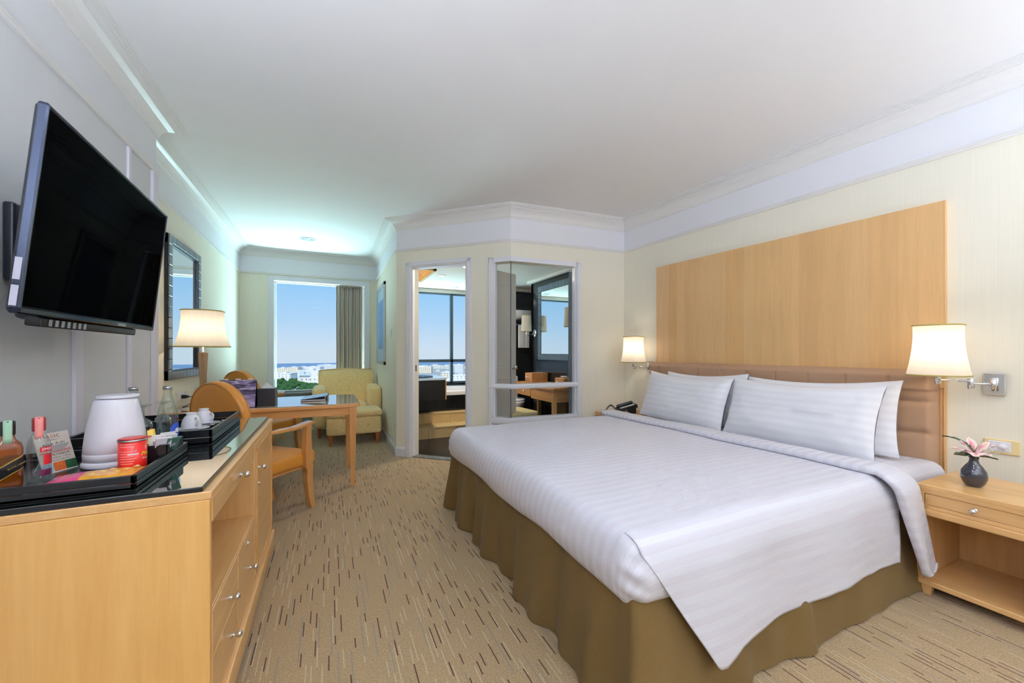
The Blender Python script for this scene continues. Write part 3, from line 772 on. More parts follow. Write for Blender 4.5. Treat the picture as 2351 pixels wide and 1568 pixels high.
# ------------------------------------------------------------------ bedside wall lamps
def sconce(label, s_plate, z_plate, elbow, stem, energy=1.1):
    """s along the right wall, elbow and stem as (s, out)"""
    t = thing('wall_lamp', label, 'lamp', (*PER[7], 0), WR, 'swing arm lamps beside the bed')
    m = MB(); m.box(s_plate - 0.04, s_plate + 0.04, -0.022, 0.0, z_plate - 0.06, z_plate + 0.06, 0.004); m.build('wall_plate', M_chrome, t)
    m = MB(); m.lathe([(0.014, -0.035), (0.014, 0.035)], 16, (s_plate, -0.034, z_plate)); m.build('pivot', M_chrome, t)
    m = MB(); m.tube([(s_plate, -0.034, z_plate), (elbow[0], -elbow[1], z_plate)], 0.006); m.build('arm', M_chrome, t)
    m = MB(); m.lathe([(0.013, -0.028), (0.014, -0.026), (0.014, 0.026), (0.013, 0.028)], 16, (elbow[0], -elbow[1], z_plate)); m.build('elbow_joint', M_chrome, t)
    m = MB(); m.tube([(elbow[0], -elbow[1], z_plate + 0.015), (stem[0], -stem[1], z_plate + 0.022)], 0.006); m.build('arm', M_chrome, t)
    zb = z_plate + 0.05
    m = MB(); m.lathe([(0.013, -0.05), (0.013, 0.02), (0.007, 0.02), (0.007, 0.07)], 16, (stem[0], -stem[1], zb)); m.build('stem', M_chrome, t)
    sh = MB(); prof = []
    for k in range(15):
        q = k / 14; r = 0.122 - 0.030 * (1 - (1 - q) ** 2.1) + 0.004 * q ** 4
        prof.append((r, zb + 0.275 * q))
    sh.lathe(prof, 56, (stem[0], -stem[1], 0), sq=2.7, cap=False); so = sh.build('shade', M_shade, t)
    for r, z in ((0.1215, zb), (0.0965, zb + 0.275)):
        m = MB(); seg = 56; pts = []
        for i in range(seg + 1):
            a = 2 * PI * i / seg; k = 1 / ((abs(math.cos(a)) ** 2.7 + abs(math.sin(a)) ** 2.7) ** (1 / 2.7))
            pts.append((stem[0] + r * k * math.cos(a), -stem[1] + r * k * math.sin(a), z))
        m.tube(pts, 0.0045, 6, False); m.build('shade_trim', M_trim, so)
    g = light('lamp_glow', 'POINT', (stem[0], -stem[1], zb + 0.15), energy, (255, 238, 210), 0.03, parent=t)
    return t
sconce('lit wall lamp with cream shade over the bedside table with flowers', S(0.832), 1.035, (S(0.905), 0.075), (S(0.985), 0.27))
sconce('lit wall lamp with cream shade on the far side of the bed, above the telephone', S(3.235), 1.05, (S(3.36), 0.11), (S(3.30), 0.19))

# ------------------------------------------------------------------ bedside tables
def knob(parent, x, y, z, ax='x-', r=0.013):
    m = MB(); m.lathe([(0.004, 0.0), (0.011, 0.0), (0.010, 0.004), (0.005, 0.006), (0.005, 0.014), (0.009, 0.018), (r, 0.024), (r, 0.029), (0.008, 0.036), (0.001, 0.038)], 14)
    R = {'x-': RY(-PI / 2), 'x+': RY(PI / 2), 'y-': RX(PI / 2)}[ax]
    m.xform(T(x, y, z) @ R); return m.build('knob', M_chrome, parent)
def nightstand(label, loc_, rotz=0.0):
    """origin: front left floor corner seen from the room; local +x runs to the wall, -y towards the camera"""
    t = thing('bedside_table', label, 'bedside table', loc_, rotz, 'bedside tables')
    W, D, Hh = 0.40, 0.46, 0.55
    m = MB(); m.box(0, D, -W, 0, Hh - 0.022, Hh, 0.003); m.build('top', M_mapleY, t)
    m = MB(); m.box(0.008, D, -0.022, 0, 0.075, Hh - 0.022, 0.002); m.build('side_panel', M_maple, t)
    m = MB(); m.box(0.008, D, -W, -W + 0.022, 0.075, Hh - 0.022, 0.002); m.build('side_panel', M_maple, t)
    m = MB(); m.box(0.0, D, -W, 0, 0.05, 0.075, 0.003); m.build('bottom_board', M_mapleY, t)
    m = MB(); m.box(D - 0.012, D, -W + 0.022, -0.022, 0.075, Hh - 0.022); m.build('back_panel', M_maple, t)
    m = MB(); m.box(0.01, D - 0.012, -W + 0.022, -0.022, 0.415, 0.433); m.build('inner_shelf', M_mapleY, t)
    m = MB()
    m.box(0, 0.02, -W, -0.0, 0.433, 0.452, 0.002); m.box(0, 0.02, -W, 0, 0.508, Hh - 0.02, 0.002)
    m.box(0, 0.02, -W, -W + 0.03, 0.45, 0.51, 0.002); m.box(0, 0.02, -0.03, 0, 0.45, 0.51, 0.002); m.build('front_frame', M_mapleY, t)
    m = MB(); m.box(-0.008, 0.02, -W - 0.0, 0.0, 0.40, 0.433, 0.006); m.build('front_moulding', M_mapleY, t)
    m = MB(); m.box(0.003, 0.03, -W + 0.032, -0.032, 0.4535, 0.5065, 0.001); d = m.build('drawer', M_mapleY, t)
    k = knob(d, 0.004, -W / 2, 0.48)
    for a, b in ((0.03, -0.035), (0.03, -W + 0.035), (D - 0.05, -0.035), (D - 0.05, -W + 0.035)):
        m = MB(); m.bar((a, b, 0.0), (a, b, 0.051), 0.026, 0.026, 0.04, 0.04); m.build('leg', M_maple, t)
    return t
nightstand('maple bedside table with a drawer and open shelf beneath the flower vase', (2.70, 0.935, 0), 0.0)
nightstand('maple bedside table between the bed and bathroom wall, holding the telephone', (2.70, 3.585, 0), 0.0)

# vase of flowers
vz = 0.55
vs_ = thing('flower_vase', 'dark smoky glass vase holding a pink lily on the bedside table', 'vase', (2.885, 0.788, vz))
vp = [(0.024, 0.0), (0.027, 0.003), (0.038, 0.018), (0.0455, 0.040), (0.0465, 0.056), (0.042, 0.078), (0.030, 0.100), (0.019, 0.116), (0.0155, 0.130), (0.017, 0.140), (0.019, 0.145)]
m = MB(); m.lathe(vp + [(0.016, 0.145), (0.012, 0.130), (0.015, 0.116), (0.038, 0.078), (0.042, 0.056), (0.034, 0.02), (0.001, 0.014)], 36)
k_ = N('smoky_glass'); k_.pr(Base_Color=lin((44, 40, 52)), Roughness=0.04, Specular_IOR_Level=0.6, Coat_Weight=0.5, Transmission_Weight=0.15); m.build('vase_body', k_.m, vs_)
def petal_mat():
    k = N('pink_lily_petal'); uv = k.n('UVMap'); sp = k.n('SeparateXYZ'); k.t.links.new(uv.outputs[0], sp.inputs[0])
    u = k.math('ABSOLUTE', k.math('SUBTRACT', sp.outputs[0], 0.5)); 
    mid = k.math('SUBTRACT', 1.0, k.math('MULTIPLY', u, 3.2)); nd = k.n('Clamp'); k.t.links.new(mid, nd.inputs[0])
    col = k.mix(nd.outputs[0], lin((246, 222, 216)), lin((226, 108, 128)))
    tip = k.n('MapRange', **{'From Min': 0.72, 'From Max': 1.0}); k.t.links.new(sp.outputs[1], tip.inputs[0])
    col = k.mix(tip.outputs[0], col, lin((248, 236, 212)))
    k.pr(Base_Color=col, Roughness=0.5, Subsurface_Weight=0.0, Sheen_Weight=0.2); return k.m
M_petal = petal_mat()
M_leaf = plain('dark_green_leaf', (38, 62, 38), 0.35, vary=0.3, scale=60); M_stem = plain('green_stem', (92, 120, 60), 0.5)
lily = None
def petal(az, elev, L, wdt, curl, name='petal', mat=None, base=(0, 0, 0.158), parent=vs_, droop=0.0):
    m = MB()
    def f(i, j):
        a = 2 * i - 1; w_ = wdt * math.sin(PI * min(1, (j * 0.9 + 0.1)) ** 0.9) ** 0.75
        ang = elev - curl * j; 
        r = L * j; x = r * math.cos(elev - curl * j / 2); z = r * math.sin(elev - curl * j / 2)
        y = a * w_ / 2; z2 = z + 0.35 * abs(y) * (1 - j) + 0.003 * math.sin(j * 14 + a * 2)
        return (x, y, z2)
    m.grid(8, 14, f, lambda i, j: (i, j)); m.xform(T(*base) @ RZ(az)); return m.build(name, mat or M_petal, parent, solid=0.0012)
# image right is roughly (0.67,-0.74), towards the camera is (-0.96,-0.26)
imr = math.atan2(-0.74, 0.67)
for az, el_, L, wd, cu in ((imr + PI + 0.05, 0.62, 0.095, 0.044, 0.75), (imr + PI - 0.75, 1.0, 0.085, 0.066, 0.35), (imr + 1.7, 1.25, 0.085, 0.05, 0.1), (imr + 0.3, 0.95, 0.092, 0.056, 0.45), (imr - 0.75, 0.35, 0.06, 0.062, 0.5), (imr - 1.9, 0.55, 0.062, 0.062, 1.1)):
    petal(az, el_, L, wd, cu)
m = MB()
for k in range(5):
    a = k * 1.25 + 0.3; m.tube([(0, 0, 0.165), (0.012 * math.cos(a), 0.012 * math.sin(a), 0.19), (0.026 * math.cos(a), 0.026 * math.sin(a), 0.215)], 0.0011, 5)
st = m.build('stamen', M_stem, vs_)
m = MB(); m.tube([(0.0, 0.0, 0.03), (0.003, 0.002, 0.1), (0, 0, 0.17)], 0.0035); m.build('flower_stem', M_stem, vs_)
petal(imr + 0.05, 0.02, 0.088, 0.085, 0.25, 'leaf', M_leaf, (0, 0, 0.150)); petal(imr + PI + 0.05, 0.12, 0.075, 0.075, 0.2, 'leaf', M_leaf, (0, 0, 0.149))
petal(imr + PI - 0.5, 1.35, 0.125, 0.014, 1.6, 'leaf', M_leaf, (0.0, 0.0, 0.165))
m = MB(); rr = random.Random(3)
ax_ = Vector((math.cos(imr), math.sin(imr), 0))
for k in range(60):
    if k < 46: p = ax_ * rr.uniform(0.03, 0.075) + Vector((rr.uniform(-.015, .015), rr.uniform(-.015, .015), rr.uniform(0.165, 0.215)))
    else: p = -ax_ * rr.uniform(0.05, 0.075) + Vector((rr.uniform(-.01, .01), rr.uniform(-.01, .01), rr.uniform(0.155, 0.225)))
    m.sphere(p, rr.uniform(0.0016, 0.003), 6, 4)
    if k % 3 == 0: m.tube([(0, 0, 0.155), (p.x * 0.6, p.y * 0.6, p.z * 0.97), tuple(p)], 0.0004, 4)
stuff(m.build('filler_blossom', plain('gypsophila_white', (244, 242, 238), 0.6), vs_))

# light switch plate on the right wall, near the table
t = thing('switch_plate', 'ivory bedside control plate with white rocker and dimmer knob', 'switch', (*PER[7], 0), WR)
m = MB(); m.box(S(0.872), S(0.745), -0.010, 0.0, 0.655, 0.735, 0.004); m.build('plate', plain('ivory_plastic', (232, 214, 160), 0.4), t)
m = MB(); m.box(S(0.857), S(0.775), -0.014, -0.008, 0.667, 0.724, 0.004); m.build('insert', M_plastic, t)
m = MB(); m.lathe([(0.012, 0), (0.012, 0.003), (0.010, 0.005)], 20); m.xform(T(S(0.838), -0.013, 0.698) @ R90); m.build('rocker', plain('pale_pink_plastic', (236, 222, 226), 0.4), t)
m = MB(); m.lathe([(0.016, 0), (0.016, 0.008), (0.013, 0.012)], 24); m.xform(T(S(0.803), -0.013, 0.695) @ R90); m.build('dimmer_knob', M_plastic, t)

# telephone
t = thing('telephone', 'black desk telephone with white key labels on the far bedside table', 'telephone', (2.93, 3.34, 0.55), math.radians(-25))
m = MB(); m.bar((-0.09, 0, 0.03), (0.10, 0, 0.085), 0.16, 0.035); m.build('body', M_blackm, t)
m = MB(); m.box(0.03, 0.09, -0.07, 0.07, 0.0, 0.07, 0.006); m.build('foot', M_blackm, t)
m = MB(); m.box(-0.10, -0.02, -0.078, 0.078, 0.0, 0.02, 0.004); m.build('foot', M_blackm, t)
Mt = T(0.005, 0, 0.0575) @ RY(-math.atan2(0.055, 0.19))
for r in range(6):
    m = MB(); m.box(-0.075 + r * 0.026, -0.057 + r * 0.026, -0.072, -0.02, 0.017, 0.021); m.xform(Mt); m.build('key_label', M_paper, t)
m = MB(); m.box(-0.09, 0.09, 0.022, 0.072, 0.016, 0.045, 0.012); m.xform(Mt); m.build('handset', plain('grey_black_plastic', (52, 56, 60), 0.35), t)
pts = []
for k in range(90):
    q = k / 89; a = q * 2 * PI * 16; cx_, cz_ = -0.10 - 0.13 * q, 0.02 + 0.06 * math.sin(q * PI) - 0.0 * q
    pts.append((cx_ , 0.03 + 0.009 * math.cos(a) - 0.05 * q, max(0.004, cz_ - 0.0 + 0.009 * math.sin(a))))
m = MB(); m.tube(pts, 0.0028, 5); m.build('coiled_cord', M_blackm, t)

# ------------------------------------------------------------------ dresser
FX = -0.32
dr = thing('dresser', 'long maple dresser with open niche, drawers and a door below the television', 'dresser', (-0.675, 2.137, 0))
dc = (-0.675, 2.137, 0); TD = T(-dc[0], -dc[1], 0)
def dpart(name, bx, mat, bev=0.002, parent=dr):
    m = MB(); m.box(*bx, bev); m.xform(TD); return m.build(name, mat, parent)
dpart('top_board', (-1.028, FX + 0.004, 1.434, 2.84, 0.775, 0.80), M_mapleY, 0.003)
dpart('end_panel', (-1.028, FX, 1.434, 1.456, 0.03, 0.775), wood('maple_end_panel', (232, 184, 112), (220, 168, 96), 'Z', 0.35, 0.2, 0.7))
dpart('end_panel', (-1.028, FX, 2.818, 2.84, 0.03, 0.775), M_maple)
dpart('divider', (-1.02, FX - 0.002, 2.192, 2.212, 0.11, 0.775), M_maple)
dpart('divider', (-1.02, FX - 0.006, 1.819, 1.829, 0.11, 0.44), M_maple)
dpart('back_panel', (-1.028, -1.016, 1.456, 2.818, 0.03, 0.775), M_maple)
dpart('niche_shelf', (-1.016, FX, 1.456, 2.192, 0.432, 0.444), M_mapleY)
dpart('niche_ceiling', (-1.016, FX - 0.004, 1.456, 2.192, 0.690, 0.70), M_mapleY)
dpart('niche_back', (-0.80, -0.79, 1.456, 2.192, 0.444, 0.69), M_mapleY)
dpart('bottom_board', (-1.016, FX - 0.004, 1.456, 2.818, 0.10, 0.115), M_mapleY)
dpart('plinth', (-1.02, FX + 0.016, 1.436, 2.838, 0.02, 0.112), M_mapleY, 0.006)
for y_, x_ in ((1.5, -0.36), (2.78, -0.36), (1.5, -0.98), (2.78, -0.98)):
    dpart('foot', (x_ - 0.025, x_ + 0.025, y_ - 0.025, y_ + 0.025, 0.0, 0.021), M_maple)
def front(name, y0, y1, z0, z1, kn=None):
    o = dpart(name, (FX - 0.018, FX + 0.001, y0, y1, z0, z1), M_mapleY, 0.0025)
    if kn:
        m = MB(); m.lathe([(0.004, 0.0), (0.011, 0.0), (0.010, 0.003), (0.005, 0.005), (0.005, 0.014), (0.009, 0.017), (0.0125, 0.022), (0.0125, 0.027), (0.008, 0.033), (0.001, 0.035)], 16)
        m.xform(TD @ T(FX + 0.001, kn[0], kn[1]) @ RY(PI / 2)); m.build('knob', M_chrome, o)
    return o
front('drawer', 1.459, 2.190, 0.702, 0.773, (1.857, 0.728))
front('drawer', 1.459, 1.817, 0.287, 0.430, (1.675, 0.345))
front('drawer', 1.459, 1.817, 0.118, 0.283, (1.71, 0.190))
fd = front('drawer', 1.831, 2.190, 0.118, 0.430, (2.055, 0.262))
def keyhole(parent, y, z):
    m = MB(); m.lathe([(0.011, 0), (0.011, 0.003), (0.006, 0.004), (0.006, 0.008), (0.001, 0.009)], 14); m.xform(TD @ T(FX + 0.001, y, z) @ RY(PI / 2)); m.build('lock', M_chrome, parent)
keyhole(fd, 2.014, 0.386)
o = front('door', 2.214, 2.816, 0.118, 0.773, (2.30, 0.640)); keyhole(o, 2.30, 0.560)
m = MB()
for bx in ((2.246, 2.79, 0.145, 0.155), (2.246, 2.79, 0.735, 0.745), (2.246, 2.256, 0.145, 0.745), (2.78, 2.79, 0.145, 0.745)): m.box(FX, FX + 0.006, bx[0], bx[1], bx[2], bx[3], 0.002)
m.xform(TD); m.build('panel_moulding', M_mapleY, o)
k_ = N('dark_mirror_glass'); k_.pr(Base_Color=lin((30, 36, 36)), Roughness=0.03, IOR=2.4, Specular_IOR_Level=0.8, Coat_Weight=1.0, Coat_Roughness=0.01, Coat_IOR=1.8)
gt = thing('glass_top', 'dark reflective glass slab covering the dresser top', 'glass top', (-0.68, 2.12, 0.80))
m = MB(); m.box(-0.342, 0.342, -0.684, 0.687, 0.0, 0.0148, 0.002); m.build('black_edge', M_black, gt)
m = MB(); m.box(-0.340, 0.340, -0.682, 0.685, 0.0148, 0.016); m.build('mirror_sheet', k_.m, gt)

# ------------------------------------------------------------------ television
tv = thing('television', 'large black flat screen television tilted forward on a wall arm', 'television', (-1.028, 2.0, 1.3))
Mtv = T(1.03, -2.0, -1.3) @ T(-0.742, 2.0, 1.605) @ RZ(math.radians(2.1)) @ RY(math.radians(5.6))
W2, H2 = 0.50, 0.29
k_ = N('tv_screen_black'); k_.pr(Base_Color=lin((3, 3, 4)), Roughness=0.3, Specular_IOR_Level=0.0, Coat_Weight=0.03, Coat_Roughness=0.02)
m = MB(); m.box(-0.006, 0.0, -W2 + 0.012, W2 - 0.012, -H2 + 0.022, H2 - 0.012); m.xform(Mtv); m.build('screen', k_.m, tv)
m = MB()
for bx in ((-W2, -W2 + 0.012, -H2, H2), (W2 - 0.012, W2, -H2, H2), (-W2, W2, H2 - 0.012, H2), (-W2, W2, -H2, -H2 + 0.02)): m.box(-0.020, 0.003, bx[0], bx[1], bx[2], bx[3], 0.004)
m.xform(Mtv); m.build('bezel', plain('dark_steel_bezel', (70, 76, 92), 0.12, 0.9, vary=0.0), tv)
m = MB(); m.box(-0.028, -0.006, -W2 + 0.006, W2 - 0.006, -H2 + 0.004, H2 - 0.004, 0.008); m.box(-0.085, -0.025, -0.34, 0.36, -H2 - 0.012, 0.05, 0.015); m.xform(Mtv); bk = m.build('back_cover', plain('navy_black_plastic', (24, 26, 36), 0.35), tv)
m = MB(); m.box(-0.05, -0.012, -0.36, 0.34, -H2 - 0.03, -H2 - 0.001, 0.006); m.xform(Mtv); m.build('speaker_bar', M_blackm, tv)
for k in range(14):
    m = MB(); m.box(-0.011, -0.009, -0.33 + k * 0.034, -0.315 + k * 0.034, -H2 - 0.026, -H2 - 0.006); m.xform(Mtv); m.build('speaker_slot', M_grey, tv) if k < 7 else None
m = MB(); m.box(0.003, 0.005, 0.10, 0.17, -H2 + 0.003, -H2 + 0.012); m.xform(Mtv); m.build('badge', M_steel, tv)
for a, b in ((-0.20, -0.14), (-0.27, -0.215)):
    m = MB(); m.box(-0.018, -0.004, -W2 - 0.0012, -W2 + 0.001, a, b); m.xform(Mtv); m.build('sticker', plain('lilac_sticker', (196, 196, 214), 0.5), tv)
m = MB(); m.box(0.0, 0.03, -0.02, 0.11, 0.165, 0.44, 0.008); m.build('wall_plate', plain('navy_black_plastic', (24, 26, 36), 0.35), tv)
m = MB(); m.bar((0.02, 0.04, 0.30), (0.20, 0.02, 0.30), 0.05, 0.10); m.build('bracket_arm', M_blackm, tv)
m = MB(); m.box(0.16, 0.215, -0.12, 0.18, 0.20, 0.42, 0.008); m.build('vesa_plate', M_blackm, tv)

# ------------------------------------------------------------------ minibar tray and what stands on it
GT = 0.816
def tray(label, x0, x1, y0, y1, h, t=0.012, feet=0.0):
    r = thing('tray', label, 'tray', ((x0 + x1) / 2, (y0 + y1) / 2, GT), 0.0)
    a, b = (x1 - x0) / 2, (y1 - y0) / 2
    m = MB(); m.box(-a, a, -b, b, feet, feet + 0.012, 0.002); m.build('tray_base', M_black, r)
    for bx in ((-a, a, -b, -b + t), (-a, a, b - t, b), (-a, -a + t, -b, b), (a - t, a, -b, b)):
        m = MB(); m.box(bx[0], bx[1], bx[2], bx[3], feet + 0.002, feet + h / 2 - 0.001, 0.002); m.box(bx[0], bx[1], bx[2], bx[3], feet + h / 2 + 0.001, feet + h, 0.002); m.build('tray_side', M_black, r)
    return r
tray('large black lacquer minibar tray at the near end of the dresser', -1.0, -0.503, 1.475, 1.945, 0.044)
tray('black lacquer tray holding the upturned cups and wine glasses', -0.93, -0.455, 2.07, 2.665, 0.064)
TZ = GT + 0.0122
# kettle
kt = thing('kettle', 'white plastic electric kettle on the minibar tray', 'kettle', (-0.668, 1.812, TZ))
m = MB(); m.lathe([(0.082, 0.0), (0.085, 0.004), (0.0845, 0.014), (0.079, 0.021), (0.001, 0.022)], 48); m.build('power_base', M_plastic, kt)
m = MB(); m.lathe([(0.076, 0.0215), (0.0802, 0.0225), (0.0806, 0.046), (0.0801, 0.0465), (0.0800, 0.0472), (0.0804, 0.0478), (0.0785, 0.075), (0.075, 0.11), (0.069, 0.15), (0.0615, 0.19), (0.0555, 0.218), (0.051, 0.224), (0.001, 0.226)], 48); m.build('body', M_plastic, kt)
m = MB(); m.lathe([(0.050, 0.2262), (0.0545, 0.2275), (0.055, 0.228), (0.055, 0.2345), (0.0545, 0.235), (0.051, 0.2368), (0.03, 0.239), (0.001, 0.2395)], 40, (0.004, 0.004, 0)); m.build('lid', M_plastic, kt)
m = MB(); m.tube([(-0.04, 0.05, 0.215), (-0.055, 0.085, 0.20), (-0.06, 0.10, 0.14), (-0.055, 0.09, 0.07), (-0.045, 0.062, 0.05)], 0.011, 10); m.build('handle', M_plastic, kt)
# whisky
M_whisky = thin_glass('amber_whisky', (222, 150, 52), 0.8, 0.14, (190, 110, 28))
M_clear = thin_glass('clear_bottle_glass', (240, 247, 247), 0.9)
face = math.atan2(-1.62, 0.812)     # direction towards the camera
wb = thing('whisky_bottle', 'small square amber whisky bottle with slanted black label', 'bottle', (-0.829, 1.620, TZ), face + PI / 2)
m = MB(); m.lathe([(0.022, 0.0), (0.026, 0.003), (0.027, 0.01), (0.027, 0.108), (0.024, 0.122), (0.015, 0.134), (0.0125, 0.142), (0.0125, 0.150)], 40, sq=4.5, sx=1.05, sy=0.72); m.build('bottle_glass', M_whisky, wb)
m = MB(); m.lathe([(0.0135, 0.148), (0.0145, 0.150), (0.0145, 0.186), (0.0130, 0.188), (0.001, 0.188)], 24); m.build('cap', M_black, wb)
M_gold = plain('gold_foil', (196, 156, 78), 0.35, 0.6)
def patch(r0, z0, z1, a0, a1, name, mat, parent, slope=0.0, seg=14, sx=1.0, sy=1.0, sq=2.0):
    m = MB()
    def f(i, j):
        a = a0 + (a1 - a0) * i; ca, sa = math.sin(a), -math.cos(a)
        k = 1.0 if sq == 2.0 else 1 / ((abs(ca) ** sq + abs(sa) ** sq) ** (1 / sq))
        return (r0 * k * ca * sx, r0 * k * sa * sy, z0 + (z1 - z0) * j + slope * (i - 0.5))
    m.grid(seg, 1, f); return m.build(name, mat, parent)
lb = patch(0.0272, 0.040, 0.078, -0.5, 1.1, 'label_border', M_gold, wb, 0.034, sq=4.5, sx=1.05, sy=0.72)
lb2 = patch(0.0275, 0.043, 0.075, -0.45, 1.1, 'label', M_black, wb, 0.032, sq=4.5, sx=1.05, sy=0.72)
text('lettering', 'BLACK LABEL', 0.006, M_gold, wb, T(0.016, -0.0204, 0.0615) @ R90 @ RZ(0.5), align='CENTER')
def strip(parent, r, z1, c, name='tax_strip'):
    m = MB(); w_ = 0.0085
    prof = [(-r - 0.001, z1 - 0.062), (-r - 0.0015, z1 - 0.03), (-r - 0.0008, z1 - 0.004), (-r + 0.003, z1 + 0.0012), (0, z1 + 0.0014), (r - 0.003, z1 + 0.0012), (r + 0.0008, z1 - 0.004), (r + 0.0012, z1 - 0.03)]
    def f(i, j):
        k = j * (len(prof) - 1); a = min(int(k), len(prof) - 2); t = k - a
        return ((2 * i - 1) * w_, prof[a][0] + (prof[a + 1][0] - prof[a][0]) * t, prof[a][1] + (prof[a + 1][1] - prof[a][1]) * t)
    m.grid(2, 14, f); return m.build(name, c, parent, solid=0.0006)
M_tgreen = plain('green_tax_paper', (166, 206, 178), 0.7, vary=0.15, scale=300); M_tpink = plain('pink_tax_paper', (238, 150, 146), 0.7, vary=0.15, scale=300)
strip(wb, 0.0145, 0.188, M_tgreen)
vb = thing('vodka_bottle', 'small clear spirit bottle with red cap and red and black label', 'bottle', (-0.786, 1.662, TZ), face + PI / 2)
m = MB(); m.lathe([(0.021, 0.0), (0.0245, 0.003), (0.0245, 0.105), (0.021, 0.124), (0.0135, 0.140), (0.0115, 0.148), (0.0115, 0.154)], 32); m.build('bottle_glass', M_clear, vb)
m = MB(); m.lathe([(0.0135, 0.150), (0.0140, 0.152), (0.0140, 0.187), (0.0125, 0.189), (0.001, 0.189)], 24); m.build('cap', plain('dark_red_cap', (140, 24, 30), 0.35), vb)
strip(vb, 0.014, 0.189, M_tpink)
patch(0.0250, 0.088, 0.103, 0.05, 1.5, 'label_band', plain('label_red', (190, 24, 34), 0.4), vb)
patch(0.0250, 0.050, 0.080, 0.35, 1.5, 'label', plain('label_red', (190, 24, 34), 0.4), vb)
patch(0.0250, 0.018, 0.036, 0.0, 1.5, 'label_foot', plain('label_purple', (92, 22, 60), 0.4), vb)
text('lettering', 'SMIRNOFF', 0.012, M_paper, vb, RZ(0.15) @ T(0, 0, 0.0955), bend=0.0254, shear=0.15)
# tumbler cut by the left edge of the picture
tb = thing('tumbler', 'clear drinking glass at the far left edge of the minibar tray', 'glass', (-0.915, 1.66, TZ))
m = MB(); m.lathe([(0.026, 0.0), (0.028, 0.002), (0.033, 0.09), (0.0315, 0.09), (0.0265, 0.006), (0.001, 0.005)], 28); m.build('glass_wall', M_clear, tb)
m = MB(); m.lathe([(0.033, 0.088), (0.0335, 0.09), (0.032, 0.091)], 28, cap=False); m.build('rim', M_clear, tb)
# card
cd = thing('promotion_card', 'beige printed price card leaning beside the kettle', 'card', (-0.785, 1.768, TZ), math.atan2(1.755 - 1.674, -0.735 + 0.77))
Mc = RX(-0.28); cw, ch = 0.050, 0.128
m = MB(); m.box(-cw, cw, -0.0008, 0.0008, 0.0, ch); m.xform(Mc); m.build('card_sheet', plain('beige_card', (214, 200, 186), 0.6, vary=0.05), cd)
m = MB(); m.bar((0, 0.003, ch * 0.7), (0, 0.06, 0.0), 0.05, 0.0015); m.xform(Matrix.Identity(4)); m.build('card_strut', M_paper, cd)
def ct(s, size, z, mat, x=0.0, wt=0.0): return text('lettering', s, size, mat, cd, Mc @ T(x, -0.0013, z) @ R90, align='CENTER', weight=wt)
ct('M', 0.0150, 0.116, M_redink, -0.024); ct('A', 0.0150, 0.116, M_ink, -0.0115); ct('G', 0.0150, 0.116, M_redink, 0.001); ct('I', 0.0150, 0.116, M_ink, 0.0095); ct('C', 0.0150, 0.116, M_ink, 0.018)
ct('— Minimart —', 0.0075, 0.1055, M_ink); ct('สะดวก คุ้มค่า', 0.0125, 0.090, M_ink, 0, 0.0002); ct('ครบทุกความต้องการ', 0.0085, 0.0785, M_ink, 0, 0.0002)
ct('ราคาปกติ ไม่มีเซอร์วิสชาร์จ', 0.0085, 0.0665, M_redink, 0, 0.0002); ct('正常价格不收服务费', 0.0085, 0.056, M_ink); ct('open daily 06.00 am. - 11.00 pm.', 0.0062, 0.0465, M_ink); ct('G Fl. Opposite Lobby Lifts', 0.006, 0.0385, M_ink)
for k, c_ in enumerate([(170, 196, 210), (206, 96, 34), (30, 74, 44)]):
    m = MB(); m.box(-cw + 0.0333 * k, -cw + 0.0333 * (k + 1), -0.0014, -0.0008, 0.003, 0.0315); m.xform(Mc); m.build('printed_photo', plain('printed_photo_%d' % k, c_, 0.5, vary=0.7, scale=140), cd)
m = MB(); m.box(-cw, cw, -0.0014, -0.0008, 0.0, 0.003); m.xform(Mc); m.build('card_edge', M_paper, cd)
# crisps can
facec = math.atan2(-1.694, 0.584)
cn = thing('crisps_can', 'short red crisps can with foil lid on the minibar tray', 'can', (-0.586, 1.700, TZ), facec + PI / 2)
M_canred = plain('can_red', (222, 36, 30), 0.35, coat=0.3, vary=0.02)
m = MB(); m.lathe([(0.034, 0.0), (0.0355, 0.003), (0.0355, 0.094)], 40); m.build('can_body', M_canred, cn)
m = MB(); m.lathe([(0.0355, 0.093), (0.0375, 0.095), (0.0375, 0.099), (0.0345, 0.100), (0.001, 0.0995)], 40); m.build('rim', M_steel, cn)
m = MB(); m.lathe([(0.001, 0.1015), (0.034, 0.1005), (0.0355, 0.1025), (0.03, 0.1045), (0.001, 0.1035)], 36); m.box(0.02, 0.046, -0.012, 0.012, 0.100, 0.1025, 0.001); m.build('foil_lid', plain('red_foil', (206, 52, 44), 0.3, 0.2, vary=0.1), cn)
M_yel = plain('yellow_print', (236, 214, 40), 0.5)
text('lettering', 'Pringles', 0.0170, M_yel, cn, RZ(0.62) @ T(0, 0, 0.052) @ Matrix.Identity(4), bend=0.0358, shear=0.2, weight=0.0004)
text('lettering', 'Original', 0.0085, M_paper, cn, RZ(0.70) @ T(0, 0, 0.037), bend=0.0358, weight=0.0001)
for k in range(9):
    m = MB(); z_ = 0.086 - k * 0.0078
    if k in (2,): continue
    patch(0.0357, z_, z_ + 0.0018, -0.95, 0.25 - 0.12 * (k % 3), 'print_line', plain('pale_print', (238, 190, 180), 0.5), cn)
patch(0.0357, 0.052, 0.0565, -0.35, 0.42, 'print_panel', M_paper, cn); patch(0.0357, 0.010, 0.019, 0.22, 0.42, 'print_square', M_paper, cn)
